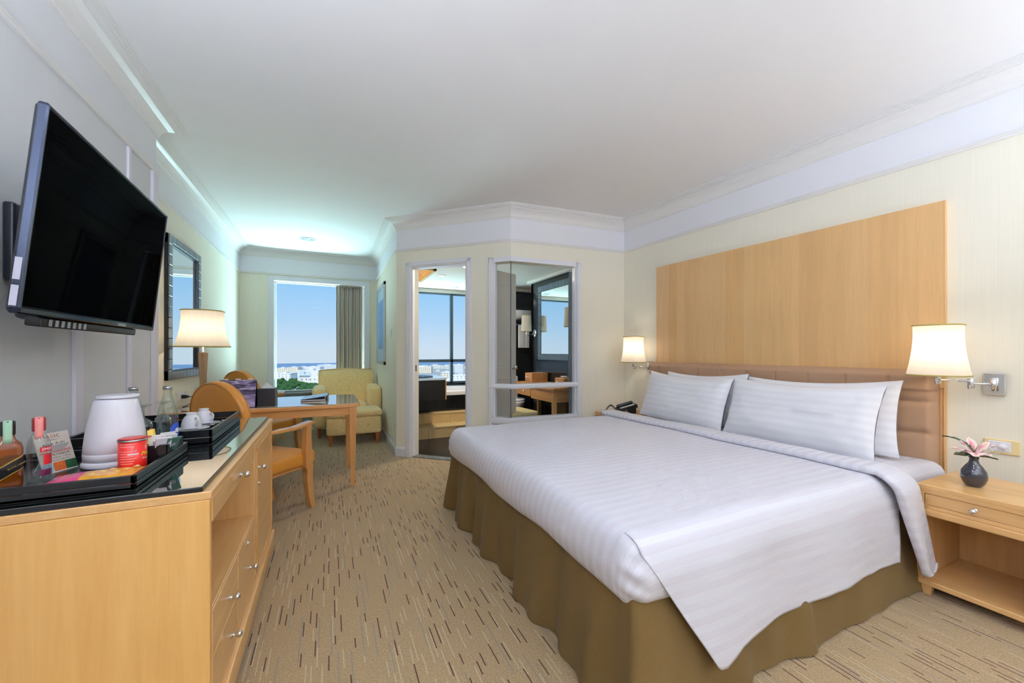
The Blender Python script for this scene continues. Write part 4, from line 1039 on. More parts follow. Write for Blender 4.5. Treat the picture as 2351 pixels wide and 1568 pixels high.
# snack packet
pk = thing('snack_packet', 'flat pink and orange snack packet lying at the front of the tray', 'snack packet', (-0.63, 1.60, TZ), 0.12)
def pkf(sg, x0, x1):
    def f(i, j):
        a = x0 + (x1 - x0) * i; b = 2 * j - 1; e = max(0, 1 - abs(2 * ((a + 0.1) / 0.2) - 1) ** 4) * (1 - b ** 4)
        return (a, b * 0.06, 0.012 + sg * 0.011 * e + 0.001 * math.sin(a * 300) * (1 - e))
    return f
for nm, x0_, x1_, c_ in (('pink_part', -0.10, -0.03, (226, 70, 130)), ('orange_part', -0.03, 0.10, (236, 160, 50))):
    m = MB(); m.grid(16, 14, pkf(1, x0_, x1_)); m.grid(16, 14, pkf(-1, x0_, x1_)); m.build(nm, plain(nm + '_print', c_, 0.25, coat=0.5, vary=0.35, scale=60), pk)
for k in range(6):
    m = MB(); m.sphere((-0.01 + 0.018 * k, -0.012 + 0.02 * (k % 3), 0.022), 0.009, 10, 6, 1, 1, 0.25); m.build('printed_cracker', plain('cracker_print', (232, 184, 92), 0.4, vary=0.3, scale=90), pk)
# sachet box
sb = thing('sachet_box', 'small black lacquer box of tea and sugar sachets behind the red can', 'box', (-0.545, 1.828, TZ))
for bx in ((-0.036, 0.036, -0.082, -0.076), (-0.036, 0.036, 0.076, 0.082), (-0.036, -0.030, -0.082, 0.082), (0.030, 0.036, -0.082, 0.082)):
    m = MB(); m.box(bx[0], bx[1], bx[2], bx[3], 0.0, 0.062, 0.002); m.build('box_side', M_black, sb)
m = MB(); m.box(-0.036, 0.036, -0.082, 0.082, 0.0, 0.006); m.build('box_base', M_black, sb)
for k, (x_, y_, rz_, tl, c_) in enumerate([(0.015, -0.06, 0.2, 0.35, (236, 230, 240)), (0.028, -0.035, 0.5, 0.5, (70, 110, 96)), (-0.01, -0.05, -0.3, -0.2, (232, 226, 214)), (0.02, 0.0, 0.1, 0.3, (236, 234, 240)), (-0.02, -0.02, 0.4, -0.3, (222, 180, 70)), (-0.03, -0.055, 0.0, -0.35, (236, 196, 80)), (0.0, 0.03, 0.2, 0.2, (238, 238, 240))]):
    o = thing('sachet', ['white sachet with grey mark leaning out of the sachet box', 'green tea sachet at the front right of the sachet box', 'cream sachet in the middle of the sachet box', 'white sachet standing upright in the sachet box', 'gold striped sugar stick behind the red can lid', 'yellow sugar stick leaning left above the red can', 'plain white sachet at the back of the sachet box'][k], 'sachet', (-0.545 + x_ * 0.6, 1.828 + y_ * 0.9, TZ + 0.007), 0.0, 'sachets in the box')
    m = MB(); wd = 0.022 if k not in (4, 5) else 0.008
    m.box(-wd, wd, -0.0025, 0.0025, 0.0, 0.085 if k not in (4, 5) else 0.105, 0.001); m.xform(RZ(rz_ + 0.4) @ RX(tl)); m.build('sachet_body', plain('sachet_paper_%d' % k, c_, 0.5, vary=0.08), o)
    m = MB(); m.box(-wd * 0.5, wd * 0.5, -0.0032, -0.0024, 0.05, 0.062); m.xform(RZ(rz_ + 0.4) @ RX(tl)); m.build('printed_mark', M_grey, o)
# water bottles
def water(label, x, y, z, logo_az):
    r = thing('water_bottle', label, 'bottle', (x, y, z), 0.0, 'glass water bottles')
    m = MB(); m.lathe([(0.028, 0.0), (0.0325, 0.004), (0.0335, 0.012), (0.0335, 0.125), (0.0315, 0.145), (0.024, 0.175), (0.0165, 0.198), (0.0128, 0.212), (0.0128, 0.224), (0.0148, 0.226), (0.0148, 0.231), (0.0130, 0.233)], 40); m.build('bottle_glass', M_clear, r)
    m = MB(); m.lathe([(0.0150, 0.230), (0.0152, 0.237), (0.0130, 0.2405), (0.001, 0.2408)], 24); m.build('crown_cap', M_steel, r)
    m = MB(); m.lathe([(0.0320, 0.1335), (0.0332, 0.1350), (0.0320, 0.1365)], 40, cap=False); m.build('water_line', M_clear, r)
    M_blue = plain('water_blue_print', (46, 84, 190), 0.4)
    m = MB()
    def f(i, j):
        a = i * 2 * PI; rr = 0.0245 * j; px, pz = rr * math.cos(a), rr * math.sin(a) * 1.15; q = px / 0.0338
        return (0.0339 * math.sin(q), -0.0339 * math.cos(q), 0.078 + pz)
    m.grid(28, 5, f); m.xform(RZ(logo_az)); lg = m.build('round_logo', M_blue, r)
    def g(i, j):
        a = i * 2 * PI; rr = 0.0105 * j; px, pz = rr * math.cos(a) * 1.0 + 0.003, rr * math.sin(a) * 0.8; q = px / 0.0341
        return (0.0342 * math.sin(q), -0.0342 * math.cos(q), 0.078 + pz)
    m = MB(); m.grid(20, 3, g); m.xform(RZ(logo_az)); m.build('white_emblem', M_paper, lg)
    return r
M_coaster = plain('paper_coaster', (222, 222, 226), 0.7)
for lab, x_, y_, az in (('clear glass water bottle nearer the cups, its blue round logo facing right', -0.585, 2.007, face + PI / 2 + 0.75),
                        ('clear glass water bottle half hidden behind the white kettle', -0.690, 2.007, face + PI / 2 + 0.45)):
    b_ = water(lab, x_, y_, GT, az); b_.scale = (1, 1, 1.08)
def wine(label, x, y):
    r = thing('wine_glass', label, 'glass', (x, y, TZ), 0.0, 'upturned wine glasses')
    m = MB(); m.lathe([(0.030, 0.0), (0.034, 0.02), (0.036, 0.04), (0.030, 0.062), (0.012, 0.076), (0.004, 0.082), (0.004, 0.12), (0.006, 0.130)], 28, cap=False); m.lathe([(0.0285, 0.0), (0.0325, 0.02), (0.0345, 0.04), (0.0285, 0.06), (0.001, 0.074)], 28, cap=False); m.build('bowl', M_clear, r)
    m = MB(); m.lathe([(0.006, 0.130), (0.030, 0.1375), (0.031, 0.139), (0.030, 0.140), (0.001, 0.140)], 28); m.build('foot', M_clear, r)
wine('upturned wine glass just right of the rear water bottle', -0.775, 2.36); wine('upturned wine glass furthest back in the cup tray', -0.74, 2.48)
def cup(label, x, y, az, lab2, lab3):
    sz = TZ
    s_ = thing('saucer', lab2, 'saucer', (x, y, sz), 0.0, 'saucers in the tray')
    m = MB(); m.lathe([(0.030, 0.0), (0.035, 0.004), (0.064, 0.013), (0.065, 0.0145), (0.036, 0.0075), (0.001, 0.0065)], 36); m.build('dish', M_porcelain, s_)
    r = thing('tea_cup', label, 'cup', (x - 0.008, y + 0.004, sz + 0.0148), az, 'upturned tea cups')
    m = MB(); m.lathe([(0.0400, 0.0), (0.0412, 0.003), (0.0400, 0.022), (0.0345, 0.042), (0.0265, 0.056), (0.0205, 0.062), (0.0200, 0.066), (0.0228, 0.072), (0.0215, 0.0735), (0.017, 0.0715), (0.001, 0.069)], 36); m.build('bowl', M_porcelain, r)
    m = MB(); m.tube([(0.036, 0, 0.048), (0.050, 0, 0.050), (0.0575, 0, 0.040), (0.056, 0, 0.026), (0.046, 0, 0.014), (0.039, 0, 0.014)], 0.0042, 8); m.build('handle', M_porcelain, r)
    p = thing('tea_spoon', lab3, 'spoon', (x + 0.048, y + 0.006, sz + 0.0155), 1.1, 'tea spoons on the saucers')
    m = MB(); m.tube([(-0.045, 0, 0.0), (0.0, 0, 0.003), (0.03, 0, 0.001)], [0.0016, 0.0013, 0.0016], 6); m.build('handle', M_chrome, p)
    m = MB(); m.sphere((0.042, 0, 0.001), 0.014, 12, 6, 1.0, 0.65, 0.18); m.build('spoon_bowl', M_chrome, p)
cup('upturned white tea cup nearer the front of the tray', -0.600, 2.395, -0.9, 'white saucer under the nearer tea cup', 'steel teaspoon on the saucer of the nearer cup')
cup('upturned white tea cup further back in the tray', -0.585, 2.54, -0.6, 'white saucer under the further tea cup', 'steel teaspoon on the saucer of the further cup')

# ------------------------------------------------------------------ desk and what stands on it
DZ = 0.75
dk = thing('desk', 'beech writing desk with rounded corner set against the left wall', 'desk', (-0.45, 4.2, 0))
TK = T(0.45, -4.2, 0)
def rounded(x0, x1, y0, y1, rl, rr, n=10):
    P = []
    for cx_, cy_, r, a0 in ((x1 - rr, y0 + rr, rr, -PI / 2), (x1 - rr, y1 - rr, rr, 0), (x0 + rl, y1 - rl, rl, PI / 2), (x0 + rl, y0 + rl, rl, PI)):
        for k in range(n + 1): a = a0 + PI / 2 * k / n; P.append((cx_ + r * math.cos(a), cy_ + r * math.sin(a)))
    return P
m = MB(); m.prism(rounded(-1.155, 0.262, 3.79, 4.63, 0.01, 0.10), DZ - 0.036, DZ - 0.006); m.xform(TK); m.build('top_board', wood('beech_desk_top', (222, 164, 104), (204, 142, 84), 'X', 0.2, 0.6), dk, bevel=0.005)
k_ = N('clear_table_glass'); k_.pr(Base_Color=lin((206, 186, 158)), Roughness=0.05, Specular_IOR_Level=0.9, IOR=1.7, Coat_Weight=1.0, Coat_Roughness=0.02)
m = MB(); m.prism(rounded(-1.15, 0.255, 3.797, 4.623, 0.01, 0.095), DZ - 0.0058, DZ); m.xform(TK); m.build('glass_sheet', k_.m, dk)
for bx in ((-1.12, 0.20, 3.815, 3.837), (-1.12, 0.18, 4.52, 4.542), (0.185, 0.207, 3.83, 4.52), (-1.13, -1.11, 3.83, 4.52)):
    m = MB(); m.box(*bx, 0.645, DZ - 0.036, 0.002); m.xform(TK); m.build('apron', M_beech, dk)
for x_, y_ in ((0.197, 3.835), (0.185, 4.50), (-1.10, 3.835), (-1.10, 4.50)):
    m = MB(); m.bar((x_, y_, 0.0), (x_, y_, 0.66), 0.034, 0.034, 0.058, 0.058); m.box(x_ - 0.029, x_ + 0.029, y_ - 0.029, y_ + 0.029, 0.66, DZ - 0.036); m.xform(TK); m.build('leg', M_beechZ, dk)
# table lamp
tl = thing('table_lamp', 'lit table lamp with fluted wooden stem on the desk beside the mirror', 'lamp', (-0.945, 4.03, DZ))
m = MB(); m.box(-0.065, 0.065, -0.065, 0.065, 0.0, 0.028, 0.006); m.build('base', M_maple, tl)
m = MB(); m.lathe([(0.015, 0.028), (0.018, 0.12), (0.027, 0.38), (0.031, 0.448), (0.0315, 0.452), (0.020, 0.455)], 80, flute=20, fa=0.2); m.build('fluted_stem', wood('stem_wood', (190, 158, 118), (142, 112, 80), 'Z'), tl)
m = MB(); m.lathe([(0.026, 0.455), (0.026, 0.461), (0.013, 0.463), (0.013, 0.56)], 20); m.build('neck', M_steel, tl)
sh = MB(); prof = []
for k in range(15):
    q = k / 14; prof.append((0.193 - 0.048 * (1 - (1 - q) ** 2.3) + 0.003 * q ** 4, 0.505 + 0.295 * q))
sh.lathe(prof, 56, sq=2.5, sx=0.95, sy=0.95, cap=False); so = sh.build('shade', M_shade, tl)
for r, z in ((0.193 * 0.95, 0.505), (0.148 * 0.95, 0.80)):
    m = MB(); pts = []
    for i in range(57):
        a = 2 * PI * i / 56; k = 1 / ((abs(math.cos(a)) ** 2.5 + abs(math.sin(a)) ** 2.5) ** 0.4); pts.append((r * k * math.cos(a), r * k * math.sin(a), z))
    m.tube(pts, 0.005, 6, False); m.build('shade_trim', M_trim, so)
light('lamp_glow', 'POINT', (0, 0, 0.64), 1.6, (255, 238, 212), 0.03, parent=tl)
# calendar
cl = thing('desk_calendar', 'spiral bound desk calendar with a dark concert picture', 'calendar', (-0.685, 3.93, DZ), -0.06)
def cal_mat():
    k = N('concert_picture_print'); t = k.n('TexCoord'); sp = k.n('SeparateXYZ'); k.t.links.new(t.outputs['Object'], sp.inputs[0])
    n1 = k.n('TexNoise', Scale=16.0, Detail=4.0, Distortion=1.0); mp = k.n('Mapping'); mp.inputs['Rotation'].default_value = (0, 0.6, 0); mp.inputs['Scale'].default_value = (0.5, 1, 3.0)
    k.t.links.new(t.outputs['Object'], mp.inputs[0]); k.t.links.new(mp.outputs[0], n1.inputs['Vector'])
    r = k.n('ValToRGB'); k.t.links.new(n1.outputs['Fac'], r.inputs[0]); e = r.color_ramp.elements
    e[0].position = 0.42; e[0].color = rgba((34, 28, 52)); e[1].position = 0.72; e[1].color = rgba((226, 216, 244)); q = e.new(0.55); q.color = rgba((116, 98, 152))
    gl = k.n('MapRange', **{'From Min': 0.14, 'From Max': 0.0}); k.t.links.new(sp.outputs['Z'], gl.inputs[0])
    gx = k.n('MapRange', **{'From Min': -0.06, 'From Max': 0.08}); k.t.links.new(sp.outputs['X'], gx.inputs[0])
    col = k.mix(k.math('MULTIPLY', k.math('MULTIPLY', gl.outputs[0], gx.outputs[0]), 0.8), r.outputs[0], lin((196, 178, 232)))
    k.pr(Base_Color=col, Roughness=0.3, Coat_Weight=0.3); return k.m
m = MB(); m.bar((0, -0.06, 0.004), (0, 0.0, 0.228), 0.262, 0.003); m.build('picture_page', cal_mat(), cl)
m = MB(); m.bar((0, 0.065, 0.004), (0, 0.003, 0.228), 0.262, 0.003); m.build('back_board', M_black, cl)
m = MB(); m.box(-0.131, 0.131, -0.06, 0.065, 0.0, 0.003); m.build('base_board', M_black, cl)
for g in (-0.085, 0.0, 0.085):
    for k in range(4):
        m = MB(); x_ = g + (k - 1.5) * 0.0095; pts = [(x_, 0.011 * math.cos(a), 0.228 + 0.011 * math.sin(a)) for a in [PI * 2 * q / 10 for q in range(11)]]; m.tube(pts, 0.0016, 5, False); m.build('binding_ring', M_paper, cl)
# tissue box
tx = thing('tissue_box', 'black cube tissue box on the desk with a tissue pulled up', 'tissue box', (-0.482, 3.985, DZ), -0.04)
m = MB(); m.box(-0.066, 0.066, -0.066, 0.066, 0.0, 0.148, 0.003); m.build('box_body', plain('charcoal_box', (38, 40, 48), 0.4, vary=0.1), tx)
m = MB(); m.box(-0.062, 0.062, -0.062, 0.062, 0.148, 0.1495); m.build('box_top', plain('grey_lid', (120, 140, 148), 0.25), tx)
m = MB(); m.add([(-0.045, -0.02, 0.149), (0.04, -0.012, 0.149), (0.035, 0.03, 0.149), (-0.04, 0.02, 0.149), (-0.008, 0.002, 0.198), (0.006, -0.004, 0.19)], [(0, 1, 5, 4), (1, 2, 5), (2, 3, 4, 5), (3, 0, 4)]); m.build('tissue', M_paper, tx)
m = MB(); m.prism([(-0.012, -0.022), (0.012, -0.022), (0.009, -0.014), (0.004, -0.008), (0.002, 0.008), (0.0, 0.02), (-0.002, 0.008), (-0.004, -0.008), (-0.009, -0.014)], 0, 0.0015); m.xform(T(0, -0.066, 0.075) @ R90); m.build('tower_emblem', M_ink, tx)
# guest folder
fo = thing('folder', 'dark blue leather folder propped open on the desk', 'folder', (-0.115, 4.22, DZ), -0.05)
m = MB(); m.box(-0.115, 0.105, -0.13, 0.17, 0.0, 0.004, 0.001); m.build('back_cover', M_black, fo)
m = MB(); m.box(-0.11, 0.095, -0.125, 0.165, 0.004, 0.014); m.build('pages', plain('pages', (226, 220, 222), 0.7), fo)
k_ = N('navy_leather'); k_.pr(Base_Color=lin((58, 78, 98)), Roughness=0.22, Coat_Weight=0.5)
m = MB(); m.bar((-0.115, 0.02, 0.017), (0.102, 0.02, 0.046), 0.30, 0.005); m.build('front_cover', k_.m, fo)
m = MB(); m.box(0.100, 0.106, -0.13, 0.17, 0.002, 0.048, 0.002); m.build('spine', M_black, fo)
m = MB(); m.tube([(0.085, -0.133, 0.02), (0.094, -0.133, 0.034), (0.085, -0.133, 0.04)], 0.004, 6); m.build('ring_clip', M_chrome, fo)
# small side table by the window with a magazine
st_ = thing('side_table', 'small wooden side table near the window beyond the desk', 'side table', (-0.80, 5.98, 0))
octg = [(0.27 * sgn(a) if abs(a) > 0.5 else a, b) for a, b in ((0.17, -0.29), (0.27, -0.19), (0.27, 0.19), (0.17, 0.29), (-0.17, 0.29), (-0.27, 0.19), (-0.27, -0.19), (-0.17, -0.29))]
m = MB(); m.prism(octg, 0.655, 0.685); m.build('top', M_beech, st_, bevel=0.004)
for a, b in ((0.22, 0.24), (-0.22, 0.24), (0.16, -0.2), (-0.22, -0.24)):
    m = MB(); m.bar((a, b, 0), (a, b, 0.655), 0.03, 0.03, 0.042, 0.042); m.build('leg', M_beechZ, st_)
mg = thing('magazine', 'white magazine lying on the side table by the window', 'magazine', (-0.72, 5.90, 0.6853), 0.2)
m = MB(); m.box(-0.15, 0.15, -0.11, 0.11, 0, 0.012, 0.001); m.build('pages', M_paper, mg)
m = MB(); m.box(-0.152, 0.152, -0.112, 0.112, 0.0122, 0.0135); m.build('cover', plain('pale_blue_cover', (206, 222, 234), 0.25), mg)

# ------------------------------------------------------------------ round-backed armchairs at the desk
def round_chair(label, c, th):
    t = thing('desk_chair', label, 'chair', (*c, 0), th, 'round-backed chairs at the desk')
    # local +x is the way the sitter faces
    m = MB(); m.box(-0.27, 0.265, -0.225, 0.225, 0.345, 0.445, 0.022); 
    for i in range(len(m.v)):
        x, y, z = m.v[i]
        if z > 0.41: m.v[i] = (x, y, z + 0.03 * max(0, 1 - (x / 0.27) ** 2) * max(0, 1 - (y / 0.225) ** 2))
    m.build('seat', M_leather, t)
    m = MB(); m.box(-0.24, 0.24, -0.20, 0.20, 0.32, 0.35, 0.004); m.build('seat_rail', M_beech, t)
    Mb = T(-0.315, 0, 0.775) @ RY(-0.14) @ RY(PI / 2)
    m = MB(); m.lathe([(0.001, -0.034), (0.20, -0.034), (0.232, -0.030), (0.243, -0.022), (0.246, 0.0), (0.243, 0.022), (0.232, 0.030), (0.20, 0.036), (0.001, 0.042)], 64); m.xform(Mb); bk = m.build('backrest', M_leather, t)
    for z in (-0.029, 0.029):
        pts = [(0.238 * math.cos(a), 0.238 * math.sin(a), z) for a in [2 * PI * q / 64 for q in range(65)]]
        m = MB(); m.tube(pts, 0.0045, 6, False); m.xform(Mb); m.build('piping', plain('brown_piping', (182, 120, 48), 0.5), bk)
    for sd in (-1, 1):
        yy = 0.235 * sd
        m = MB(); m.sweepbar([(0.175, yy, 0.325), (0.165, yy, 0.45), (0.165, yy, 0.56), (0.172, yy, 0.655)], [0.042, 0.044, 0.040, 0.038], [0.062, 0.060, 0.050, 0.046]); m.build('arm_post', M_beechZ, t)
        pts = [(-0.30, yy * 0.9, 0.680), (-0.14, yy, 0.655), (0.03, yy * 1.02, 0.652), (0.13, yy * 1.02, 0.664), (0.195, yy, 0.672), (0.225, yy, 0.665)]
        m = MB(); m.sweepbar(pts, [0.040, 0.048, 0.054, 0.056, 0.054, 0.040], [0.026, 0.026, 0.026, 0.026, 0.024, 0.016]); m.build('armrest', wood('beech_armrest', (218, 166, 106), (196, 140, 82), 'X', 0.2, 0.6), t, bevel=0.006)
        yl = 0.205 * sd
        m = MB(); m.sweepbar([(0.205, yl, 0.34), (0.205, yl, 0.22), (0.22, yl, 0.10), (0.245, yl, 0.0)], [0.054, 0.050, 0.044, 0.038], [0.058, 0.054, 0.047, 0.040]); m.build('front_leg', M_beechZ, t, bevel=0.004)
        m = MB(); m.sweepbar([(-0.30, yl * 0.9, 0.62), (-0.255, yl * 0.95, 0.34), (-0.26, yl * 0.95, 0.15), (-0.305, yl * 0.95, 0.0)], [0.036, 0.040, 0.036, 0.030], [0.03, 0.046, 0.040, 0.032]); m.build('back_leg', M_beechZ, t, bevel=0.004)
    return t
TH = math.radians(47)
round_chair('tan leather round-backed chair between the dresser and the desk', (-0.437, 3.41), TH)
round_chair('tan leather round-backed chair behind the desk, near the window', (-0.62, 5.17), TH)

# ------------------------------------------------------------------ armchair and ottoman
ac = thing('armchair', 'yellow vine patterned armchair by the window curtain', 'armchair', (0.25, 6.35, 0), 0.0)
def cushion(m, x0, x1, y0, y1, z0, z1, bev, bulge=0.0):
    b = len(m.v); m.box(x0, x1, y0, y1, z0, z1, bev)
    for i in range(b, len(m.v)):
        x, y, z = m.v[i]; u, v_ = (2 * (x - x0) / (x1 - x0) - 1), (2 * (y - y0) / (y1 - y0) - 1)
        if z > (z0 + z1) / 2: m.v[i] = (x, y, z + bulge * max(0, 1 - u * u) * max(0, 1 - v_ * v_))
m = MB(); m.box(-0.43, 0.43, -0.26, 0.36, 0.14, 0.34, 0.03); m.build('seat_base', M_vine, ac)
m = MB(); cushion(m, -0.27, 0.27, -0.29, 0.22, 0.335, 0.46, 0.04, 0.03); m.build('seat_cushion', M_vine, ac, subsurf=1)
m = MB()
def backf(sgn_):
    def f(i, j):
        a = 2 * i - 1; z = 0.34 + 0.605 * j; hw = 0.395 - 0.0 * j
        th = 0.075 * (1 - abs(a) ** 8 * 0.6) * (1 - (max(0, j - 0.88) / 0.12) ** 2 * 0.6)
        ztop = 0.010 * math.cos(a * 3)
        yb = 0.27 + 0.10 * j; r = 1 - 0.05 * max(0, (j - 0.85) / 0.15) ** 2
        if abs(j - 1) < 1e-6: th = 0.02
        if abs(abs(a) - 1) < 1e-6: th = 0.03
        return (a * hw * r, yb + sgn_ * th, z + ztop * j)
    return f
m.grid(24, 18, backf(-1)); m.grid(24, 18, backf(1))
def bridge(m, nu, nv):
    n = (nu + 1) * (nv + 1); idx = [i for i in range(nu + 1)] + [j * (nu + 1) + nu for j in range(1, nv + 1)] + [nv * (nu + 1) + i for i in range(nu - 1, -1, -1)] + [j * (nu + 1) for j in range(nv - 1, 0, -1)]
    m.f += [(idx[k], idx[(k + 1) % len(idx)], n + idx[(k + 1) % len(idx)], n + idx[k]) for k in range(len(idx))]; m.sm += [True] * len(idx)
bridge(m, 24, 18); m.build('backrest', M_vine, ac)
for sd in (-1, 1):
    m = MB(); m.box(sd * 0.455 - 0.0 - (0.175 if sd > 0 else 0.0), sd * 0.455 + (0.175 if sd < 0 else 0.0), -0.30, 0.30, 0.135, 0.70, 0.055)
    for i in range(len(m.v)):
        x, y, z = m.v[i]
        if z > 0.5: m.v[i] = (x + sd * 0.012 * (z - 0.5) / 0.2, y, z + 0.02 * max(0, (y + 0.3)) )
    m.build('arm', M_vine, ac)
for a, b in ((-0.37, -0.24), (0.37, -0.24), (-0.37, 0.30), (0.37, 0.30)):
    m = MB(); m.bar((a, b, 0.0), (a, b, 0.15), 0.03, 0.03, 0.05, 0.05); m.build('leg', wood('dark_beech_leg', (176, 96, 48), (150, 76, 36), 'Z'), ac)
ot = thing('ottoman', 'yellow vine patterned ottoman in front of the armchair', 'ottoman', (0.305, 5.72, 0), 0.0)
m = MB(); m.box(-0.335, 0.335, -0.23, 0.23, 0.13, 0.36, 0.035); m.build('base', M_vine, ot)
m = MB(); cushion(m, -0.350, 0.350, -0.25, 0.25, 0.352, 0.45, 0.045, 0.035); m.build('cushion', M_vine, ot, subsurf=1)
for a, b in ((-0.285, -0.20), (0.285, -0.20), (-0.285, 0.19), (0.285, 0.19)):
    m = MB(); m.bar((a, b, 0.0), (a, b, 0.14), 0.03, 0.03, 0.05, 0.05); m.build('leg', MATS['dark_beech_leg'], ot)

# curtain in the window
def curtain_mat(name, ca, cb, per=0.055):
    k = N(name); uv = k.n('UVMap'); sp = k.n('SeparateXYZ'); k.t.links.new(uv.outputs[0], sp.inputs[0])
    f = k.math('LESS_THAN', k.math('FRACT', k.math('DIVIDE', sp.outputs[0], per)), 0.5)
    k.pr(Base_Color=k.mix(f, lin(ca), lin(cb)), Roughness=0.6, Sheen_Weight=0.2); return k.m
cu = thing('curtain', 'grey and taupe striped pleated curtain at the right of the window', 'curtain', (0.33, 6.93, 0.62))
NF = 7
def cf(i, j):
    d = i * 1.0; ph = i * NF * 2 * PI; am = 0.020 * (1 + 0.25 * math.sin(i * 21 + 1))
    return (-0.222 + 0.40 * i + 0.006 * math.sin(ph * 2 + j), am * math.sin(ph + 0.25 * math.sin(j * 3 + i * 8)) , 1.655 * (1 - j))
m = MB(); m.grid(216, 10, cf, lambda i, j: (i * 1.05, j)); m.build('curtain_cloth', curtain_mat('striped_curtain_cloth', (204, 190, 172), (142, 134, 128), 0.075), cu, solid=0.003)
m = MB(); m.tube([(-0.25, 0, 1.652), (0.19, 0, 1.652)], 0.006); m.build('curtain_rail', M_white, cu)

# ------------------------------------------------------------------ mirror on the left wall
mr = thing('wall_mirror', 'tall mirror in a tiled silver frame above the desk lamp', 'mirror', (-1.175, 4.38, 0), 0.0)
Y0, Y1, Z0, Z1 = -0.425, 0.425, 0.985, 2.155
M_silver = plain('antique_silver', (128, 138, 144), 0.3, 0.75, vary=0.45, scale=14)
m = MB(); m.box(0.004, 0.010, Y0 + 0.085, Y1 - 0.085, Z0 + 0.075, Z1 - 0.075); m.build('mirror_glass', M_mirror, mr)
m = MB(); m.box(0.0, 0.012, Y0, Y1, Z0, Z1); m.box(0, 0.004, Y0, Y1, Z0, Z1); 
m = MB()
for bx in ((Y0, Y0 + 0.085, Z0, Z1), (Y1 - 0.085, Y1, Z0, Z1), (Y0, Y1, Z0, Z0 + 0.075), (Y0, Y1, Z1 - 0.075, Z1)): m.box(0.0, 0.022, *bx)
m.build('frame_backing', M_ink, mr)
fr_tile = []
nz_ = 14
def ftile(a, b, c_, d): 
    m = MB(); m.box(0.022, 0.034, a + 0.0015, b - 0.0015, c_ + 0.0015, d - 0.0015, 0.004); m.build('frame_tile', M_silver, mr)
for k in range(nz_):
    a = Z0 + (Z1 - Z0) * k / nz_; b = Z0 + (Z1 - Z0) * (k + 1) / nz_
    ftile(Y0, Y0 + 0.075, a, b); ftile(Y1 - 0.075, Y1, a, b)
for k in range(8):
    a = Y0 + 0.075 + (Y1 - Y0 - 0.15) * k / 8; b = Y0 + 0.075 + (Y1 - Y0 - 0.15) * (k + 1) / 8
    ftile(a, b, Z0, Z0 + 0.065); ftile(a, b, Z1 - 0.065, Z1)
m = MB()
for bx in ((Y0 + 0.075, Y0 + 0.088, Z0 + 0.065, Z1 - 0.065), (Y1 - 0.088, Y1 - 0.075, Z0 + 0.065, Z1 - 0.065), (Y0 + 0.075, Y1 - 0.075, Z0 + 0.065, Z0 + 0.078), (Y0 + 0.075, Y1 - 0.075, Z1 - 0.078, Z1 - 0.065)): m.box(0.012, 0.028, *bx)
m.build('inner_bead', plain('pewter', (70, 76, 82), 0.35, 0.8), mr)
# socket with a plug near the desk
so_ = thing('wall_socket', 'white double wall socket with a black plug, left of the desk', 'socket', (-1.175, 4.385, 0.825))
m = MB(); m.box(0, 0.009, -0.125, 0.105, -0.037, 0.037, 0.003); m.build('plate', M_plastic, so_)
m = MB(); m.box(0.009, 0.012, -0.105, -0.02, -0.026, 0.026, 0.002); m.build('socket_face', M_plastic, so_)
m = MB(); m.box(0.009, 0.012, 0.0, 0.085, -0.026, 0.026, 0.002); m.build('socket_face', M_plastic, so_)
pl = thing('power_plug', 'black power plug and cord in the wall socket', 'plug', (-1.163, 4.32, 0.82))
m = MB(); m.tube([(0, 0, 0), (0.03, 0, 0), (0.05, 0, 0)], [0.018, 0.016, 0.008], 10); m.build('plug_body', M_blackm, pl)
m = MB(); m.tube([(0.05, 0, 0), (0.085, 0.0, -0.004), (0.095, -0.01, -0.03), (0.085, -0.06, -0.05), (0.07, -0.12, -0.066), (0.06, -0.2, -0.067)], 0.0035, 6); m.build('cord', M_blackm, pl)

# picture, switch and socket on the right recess wall
pc = thing('framed_picture', 'narrow silver framed blue picture on the wall above the armchair', 'picture', (0.714, 6.12, 0))
PZ0, PZ1, PW = 1.03, 2.19, 0.47
for bx in ((-PW, -PW + 0.05, PZ0, PZ1), (PW - 0.05, PW, PZ0, PZ1), (-PW, PW, PZ0, PZ0 + 0.05), (-PW, PW, PZ1 - 0.05, PZ1)):
    m = MB(); m.box(-0.028, 0.0, *bx, 0.004); m.build('frame_side', plain('silver_frame', (196, 200, 204), 0.35, 0.5), pc)
m = MB(); m.box(-0.010, -0.004, -PW + 0.045, PW - 0.045, PZ0 + 0.045, PZ1 - 0.045); m.build('mount_board', plain('pale_blue_mount', (206, 224, 240), 0.5), pc)
m = MB(); m.box(-0.012, -0.010, -PW + 0.14, PW - 0.14, PZ0 + 0.22, PZ1 - 0.22); m.build('print', plain('blue_landscape_print', (120, 156, 206), 0.5, vary=0.5, scale=4), pc)
m = MB(); m.box(-0.018, -0.016, -PW + 0.05, PW - 0.05, PZ0 + 0.05, PZ1 - 0.05); m.build('picture_glass', M_pane, pc)
t = thing('light_switch', 'white light switch plate beside the bathroom doorway', 'switch', (0.714, 5.1, 1.445))
m = MB(); m.box(-0.010, 0, -0.045, 0.045, -0.045, 0.045, 0.003); m.build('plate', M_plastic, t)
m = MB(); m.box(-0.014, -0.009, -0.014, 0.014, -0.02, 0.02, 0.002); m.build('rocker', M_plastic, t)
t = thing('low_socket', 'white wall socket low on the wall above the skirting', 'socket', (0.714, 5.02, 0.292))
m = MB(); m.box(-0.010, 0, -0.045, 0.045, -0.045, 0.045, 0.003); m.build('plate', M_plastic, t)
m = MB(); m.box(-0.013, -0.009, -0.028, 0.028, -0.028, 0.028, 0.002); m.build('socket_face', M_plastic, t)

